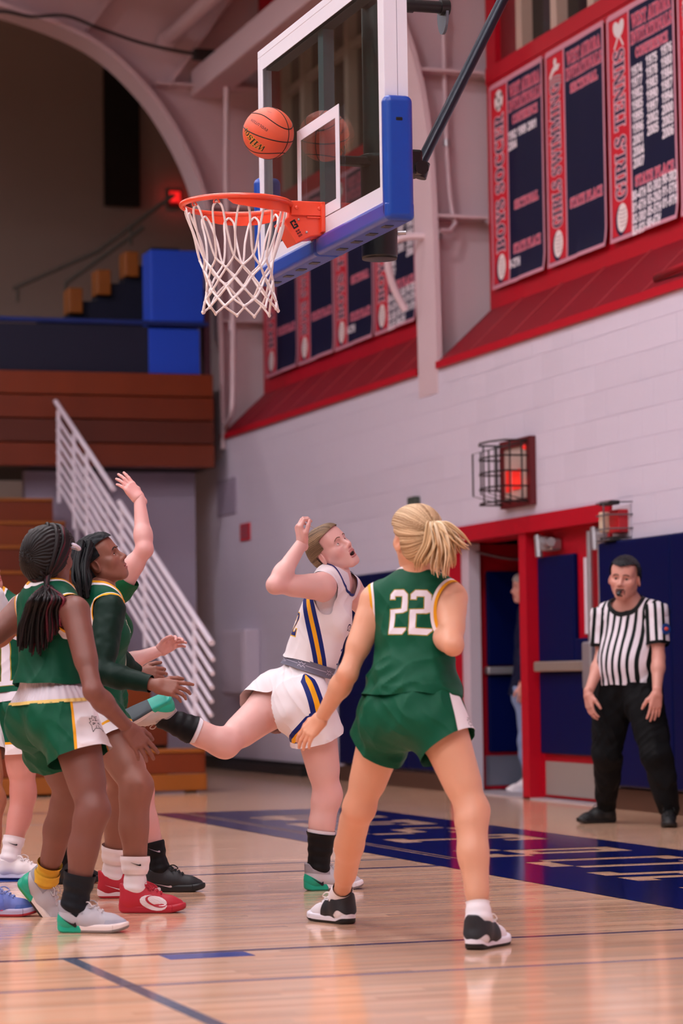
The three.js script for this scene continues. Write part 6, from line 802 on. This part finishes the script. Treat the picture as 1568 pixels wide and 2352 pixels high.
/* --- player 11 at the left edge --- */
{
  const Q = Person('green player number 11 at the left edge, in white shoes', { base: ground(0, 2020), skin: 0xd4948a, warm: [1.05, 0.86, 0.86], kl: 1.06, ka: 1, kt: 1,
    j: J({ hipL: [42, 1640, 13.35], hipR: [-36, 1640, 13.5], knL: [54, 1815, 13.35], anL: [32, 1984, 13.5], knR: [-70, 1815, 13.4], anR: [-110, 1990, 13.6], shL: [50, 1402, 13.45], shR: [-58, 1402, 13.55], neck: [-24, 1366, 13.5], elL: [60, 1525, 13.6], wrL: [20, 1600, 13.4], elR: [-100, 1520, 13.4], wrR: [-60, 1600, 13.2], head: at(-46, 1312, 13.45) }),
    hUp: camDir(-0.25, 0.96, 0.1), hFw: camDir(0.8, 0.3, 0.5), footL: flatFoot(30, 2020, 0.97, -0.2), footR: flatFoot(-110, 2020, 0.9, -0.4),
    handL: { dir: camDir(-0.6, -0.6, 0.3), thumb: camDir(-0.5, 0.5, 0.5), palm: camDir(-0.5, 0, -0.6) }, handR: { dir: camDir(0.6, -0.6, 0.3), thumb: camDir(0.5, 0.5, 0.5), palm: camDir(0.5, 0, -0.6) }, hair: { colors: [0x4a3020, 0x6a4a34] },
    shoeL: { upper: 0xeee4e6, mid: 0xe8e0f0, sole: 0x2a2a5a, tongue: 0xf0e8e8, laces: 0xf4ecec }, shoeR: { upper: 0xeee4e6, mid: 0xe8e0f0, sole: 0x2a2a5a, tongue: 0xf0e8e8, laces: 0xf4ecec } });
  jersey(Q, { color: GREEN, trim: [YEL, WHT], hem: 0.1, sd: 51, frontMap: jerseyTex('#035239', (g, X, Y) => { blockDigit(g, '1', X(-0.0), Y(0.37), 0.088 * 2048, 0.24 * 2048); blockDigit(g, '1', X(0.075), Y(0.37), 0.088 * 2048, 0.24 * 2048); g.fillStyle = '#e6dccb'; g.font = 'bold 100px serif'; g.textAlign = 'center'; g.fillText('ELGIN', X(0), Y(0.4)); }, true) });
  { const f = uni([...Q.torso(0.022, 0.06), Q.leg('L', 0.016)[0], Q.leg('R', 0.016)[0]]), [lo, hi] = Q.bounds([Q.j.hipL, Q.j.hipR, Q.p(0.3, 0, 0)], null, 0.22); const G = keep(skin(f, lo, hi, 0.008), (x, y, z) => { const v = Q.local(x, y, z)[1]; return Math.min(v - 0.05, 0.115 - v); }); Q.place('waistband', G, cloth(0xd0c4cc)); }
  shorts(Q, { color: GREEN, top: 0.06, reach: 0.5, flare: 0.13, loose: 0.026, sd: 13, parts: greenParts({ w0: -2, hemBand: 0.05 }) }); for (const s of 'LR') Q.sock(s, 0.1, cloth(0xf0e8ee), 0.008); sockMark(Q, 'L', 0.07, 0x16161a, 0.056);
}
/* --- half-seen opponent at the left edge --- */
{
  const Q = Person('player at the left edge showing only one bare leg and a blue shoe', { base: ground(-20, 2095), skin: 0xb06a4c, warm: [1.05, 0.9, 0.88], kl: 1.05,
    j: J({ hipR: [-62, 1640, 11.75], hipL: [-125, 1640, 11.95], knR: [-22, 1838, 11.5], anR: [-14, 2055, 11.5], knL: [-130, 1840, 11.7], anL: [-150, 2060, 11.8], shR: [-24, 1376, 11.85], shL: [-150, 1380, 12.1], neck: [-90, 1345, 12.0], elR: [18, 1448, 11.9], wrR: [-40, 1500, 11.8], elL: [-190, 1500, 12.1], wrL: [-150, 1560, 11.9], head: at(-92, 1280, 12.0) }),
    hUp: camDir(0, 1, 0), hFw: camDir(0.8, 0.2, -0.4), footR: flatFoot(-20, 2104, 0.97, -0.15), footL: flatFoot(-150, 2100, 0.97, 0.1),
    handR: { dir: camDir(-0.8, -0.4, 0), thumb: camDir(0, 1, 0), palm: camDir(0, 0, -1) }, handL: { dir: camDir(0.5, -0.7, 0), thumb: camDir(0, 1, 0), palm: camDir(0, 0, -1) }, hair: {},
    shoeR: { upper: 0x6474c0, mid: 0xb8b0d0, sole: 0xb02a3c, tongue: 0x7a86c8, toe: 0x4a68b8, saddle: 0x5a6ec4, swoosh: [0xd03a6a, 0.06, 0.025, -0.09, 0.05], laces: 0x8a94d0 }, shoeL: { upper: 0x6474c0, mid: 0xb8b0d0, sole: 0xb02a3c } });
  jersey(Q, { color: 0xefe6ea, trim: [0x14246e], sd: 61 }); sleeve(Q, 'R', cloth(0xe2dae4), -0.3, 0.72, 0.01); shorts(Q, { color: 0xefe6ea, sd: 63 }); for (const s of 'LR') Q.sock(s, 0.05, cloth(0xf0e8ee), 0.008);
}
/* --- referee --- */
{
  const Q = Person('referee in black and white striped shirt standing by the padded wall with a whistle', { base: ground(1440, 1893), female: false, skin: 0xcf9484, warm: [1.04, 0.88, 0.86], kl: 1.06, ka: 1.08, kt: 1.1, belly: 1.0, cell: 0.0105, hcell: 0.0036,
    j: J({ hipR: [1410, 1592, 17.36], hipL: [1476, 1592, 17.2], knR: [1394, 1730, 17.35], anR: [1388, 1866, 17.55], knL: [1508, 1735, 17.02], anL: [1536, 1870, 17.08], shR: [1386, 1412, 17.38], shL: [1506, 1406, 17.18], neck: [1446, 1384, 17.3], elR: [1380, 1512, 17.36], wrR: [1350, 1594, 17.2], elL: [1512, 1510, 17.1], wrL: [1508, 1592, 16.98], head: at(1434, 1327, 17.22) }),
    hUp: camDir(0.06, 1, 0.02), hFw: camDir(-0.34, -0.04, 0.94), hs: 1.12, face: { wide: 1.06 }, neckR: 0.064, footR: flatFoot(1388, 1890, -0.85, -0.35), footL: flatFoot(1536, 1898, -0.1, -0.97),
    handR: { dir: camDir(0.1, -0.97, 0.2), thumb: camDir(0.5, -0.1, 0.85), palm: camDir(0.85, 0, -0.4), curl: 0.32, s: 1.05, spread: 0.06, ab: 0.5 }, handL: { dir: camDir(-0.12, -0.97, 0.15), thumb: camDir(-0.75, 0, 0.6), palm: camDir(-0.3, -0.1, -0.9), curl: 0.2, s: 1.08, spread: 0.07, ab: 0.6 },
    hair: { colors: [0x0d0c0e, 0x26242a], grow: 0.013, front: 0.078, temple: -0.3, low: 0.03, freq: 90, amp: 0.002, bump: 0.003 }, brow: 0x1a1412, lips: 0xa8625c,
    shoeR: { upper: 0x111113, mid: 0x0c0c0e, sole: 0x0a0a0c, tongue: 0x131315, laces: 0x151517 }, shoeL: { upper: 0x111113, mid: 0x0c0c0e, sole: 0x0a0a0c, tongue: 0x131315, laces: 0x151517 } });
  const stripes = (mir) => canvasTex(1024, 64, (g, w, h) => { g.fillStyle = '#e9e1ea'; g.fillRect(0, 0, w, h); g.fillStyle = '#0a1614'; for (let k = -7; k <= 7; k++) g.fillRect((k * 0.0495 / 0.5 + 0.5) * w - 21 + 0, 0, 42, h); });
  const t = stripes();
  const R2 = jersey(Q, { color: 0xffffff, trim: [0x0c0e10], trimW: 0.026, hem: 0.05, loose: 0.02, w: 1.14, bellyF: 0.025, fold: 0.004, sd: 71, sleeved: true, nr: 0.094, scoop: 0.02, frontMap: t, backMap: t });
  for (const s of 'LR') { const q = sleeve(Q, s, null, -0.15, 0.74, 0.024, 'sleeve', 0.004), G = q.geo, S = Q.j['sh' + s], e = Q.j['el' + s], d = e.clone().sub(S).normalize(), lat = camDir(1, 0, 0), k = lat.sub(d.clone().multiplyScalar(lat.dot(d))).normalize(); const [r, b] = cut(G, (x, y, z) => q.along(x, y, z) - 0.67); setUV(r, (v) => [v.clone().sub(S).dot(k) / 0.5 + 0.53, 0.5]); Q.place('sleeve', r, cloth(0xffffff, { map: t })); Q.place('cuff', puff(b, 0.002), cloth(0x0c0e10)); }
  { const S = Q.j.shL, e = Q.j.elL, c = S.clone().lerp(e, 0.36).add(camDir(0.55, 0, 0.8).multiplyScalar(0.088)); const g = new THREE.CylinderGeometry(0.036, 0.036, 0.004, 24); g.rotateX(Math.PI / 2); g.applyQuaternion(new THREE.Quaternion().setFromUnitVectors(EZ, camDir(0.6, 0.05, 0.8))); g.translate(c.x, c.y, c.z); Q.place('patch', g, cloth(0x24488f)); const h = new THREE.SphereGeometry(0.02, 16, 10); h.scale(1, 0.7, 1); const c2 = c.clone().add(camDir(0.6, 0.05, 0.8).multiplyScalar(-0.006)); h.translate(c2.x, c2.y, c2.z); Q.place('patch_emblem', h, cloth(0xd8584a)); }
  const f = uni([...Q.torso(0.02, 0.06).slice(0, 4), ...Q.leg('L', 0.032), ...Q.leg('R', 0.032)]), [lo, hi] = Q.bounds([Q.j.hipL, Q.j.hipR, Q.j.anL, Q.j.anR, Q.j.knL, Q.j.knR], null, 0.2), fd = folds(Q.local, 0.008, 0.8, 5);
  const G = keep(skin((x, y, z) => f(x, y, z) - fd(x, y, z), lo, hi, 0.009), (x, y, z) => Math.min(0.075 - Q.local(x, y, z)[1], y - 0.05)); setUV(G, (v) => [v.x * 2, v.y * 2]); Q.place('trousers', G, cloth(0x08090c, { roughness: 0.8, sheen: 0 }));
  { const f3 = uni(Q.torso(0.022, 0.06)), [a, b] = Q.bounds([Q.j.hipL, Q.j.hipR, Q.p(0.3, 0, 0)], null, 0.24); Q.place('belt', keep(skin(f3, a, b, 0.009), (x, y, z) => { const v = Q.local(x, y, z)[1]; return Math.min(v - 0.04, 0.075 - v); }), cloth(0x0c0d10)); }
  Q.place('whistle', Q.inHead(merge([rbox(-0.012, 0.012, -0.083, -0.068, 0.09, 0.125, 0.005), (() => { const g = new THREE.CylinderGeometry(0.012, 0.012, 0.02, 14); g.rotateZ(Math.PI / 2); g.translate(0, -0.085, 0.122); return g; })()])), mat(0x101214, 0.3));
  const fz = []; for (const [ax, ay, bx, by, r] of [[-0.022, -0.062, 0.022, -0.062, 0.0035], [-0.026, -0.066, -0.024, -0.09, 0.0025], [0.026, -0.066, 0.024, -0.09, 0.0025], [-0.014, -0.098, 0.014, -0.098, 0.004]]) { const q = []; for (let i = 0; i <= 8; i++) { const x = lerp(ax, bx, i / 8), y = lerp(ay, by, i / 8); let z = 0.13; for (let n = 0; n < 40; n++) { const d = Q.hf(x, y, z); if (d < 0.0008) break; z -= d * 0.8; } q.push(V(x, y, z)); } fz.push(tube(q, r, 6, 14)); } Q.place('beard', Q.inHead(merge(fz)), mat(0x3a2a26, 0.9));
}
/* --- man in the corridor --- */
{
  const c = at(1208, 1560, 22.35), d = 22.4;
  const Q = Person('grey-haired man in dark blue top and jeans half hidden behind the red door post', { base: ground(1215, 1822), female: false, skin: 0xd69c90, warm: [1.04, 0.86, 0.84], cell: 0.012, hcell: 0.004,
    j: J({ hipR: [1212, 1590, d - 0.1], hipL: [1222, 1590, d + 0.1], knR: [1212, 1695, d - 0.1], anR: [1216, 1800, d - 0.1], knL: [1224, 1697, d + 0.12], anL: [1228, 1802, d + 0.1], shR: [1212, 1428, d - 0.18], shL: [1222, 1428, d + 0.18], neck: [1216, 1400, d], elR: [1204, 1505, d - 0.2], wrR: [1198, 1575, d - 0.22], elL: [1224, 1505, d + 0.2], wrL: [1215, 1575, d + 0.2], head: at(1205, 1350, d) }),
    hUp: camDir(0, 1, 0), hFw: camDir(-0.95, 0, 0.25), hs: 1.05, footR: flatFoot(1216, 1820, -0.95, -0.2), footL: flatFoot(1228, 1818, -0.95, -0.1), handR: { dir: camDir(0, -1, 0), thumb: camDir(-1, 0, 0), palm: camDir(0, 0, -1) }, handL: { dir: camDir(0, -1, 0), thumb: camDir(-1, 0, 0), palm: camDir(0, 0, 1) },
    hair: { colors: [0x8d8684, 0xb9b2b0], grow: 0.008, top: 0.07, low: 0.03 }, shoeR: { upper: 0xe2d6da, mid: 0xeee4e8, sole: 0xd0c4c8 }, shoeL: { upper: 0xe2d6da, mid: 0xeee4e8, sole: 0xd0c4c8 } });
  jersey(Q, { color: 0x0c1230, hem: -0.02, loose: 0.03, w: 1.15, sleeved: true, sd: 81, cell: 0.011 }); for (const s of 'LR') sleeve(Q, s, cloth(0x0c1230), -0.3, 1.85, 0.022);
  const f = uni([...Q.torso(0.01, 0.05).slice(0, 4), ...Q.leg('L', 0.022), ...Q.leg('R', 0.022)]), [lo, hi] = Q.bounds([Q.j.hipL, Q.j.hipR, Q.j.anL, Q.j.anR], null, 0.2); const G = keep(skin(f, lo, hi, 0.012), (x, y, z) => Math.min(0.06 - Q.local(x, y, z)[1], y - 0.06)); setUV(G, (v) => [v.x, v.y]); Q.place('jeans', G, cloth(0x7c8cae, { roughness: 0.85 }));
}
scene.traverse((o) => { if (o.isMesh) { o.castShadow = true; o.receiveShadow = true; } });
renderer.render(scene, camera);
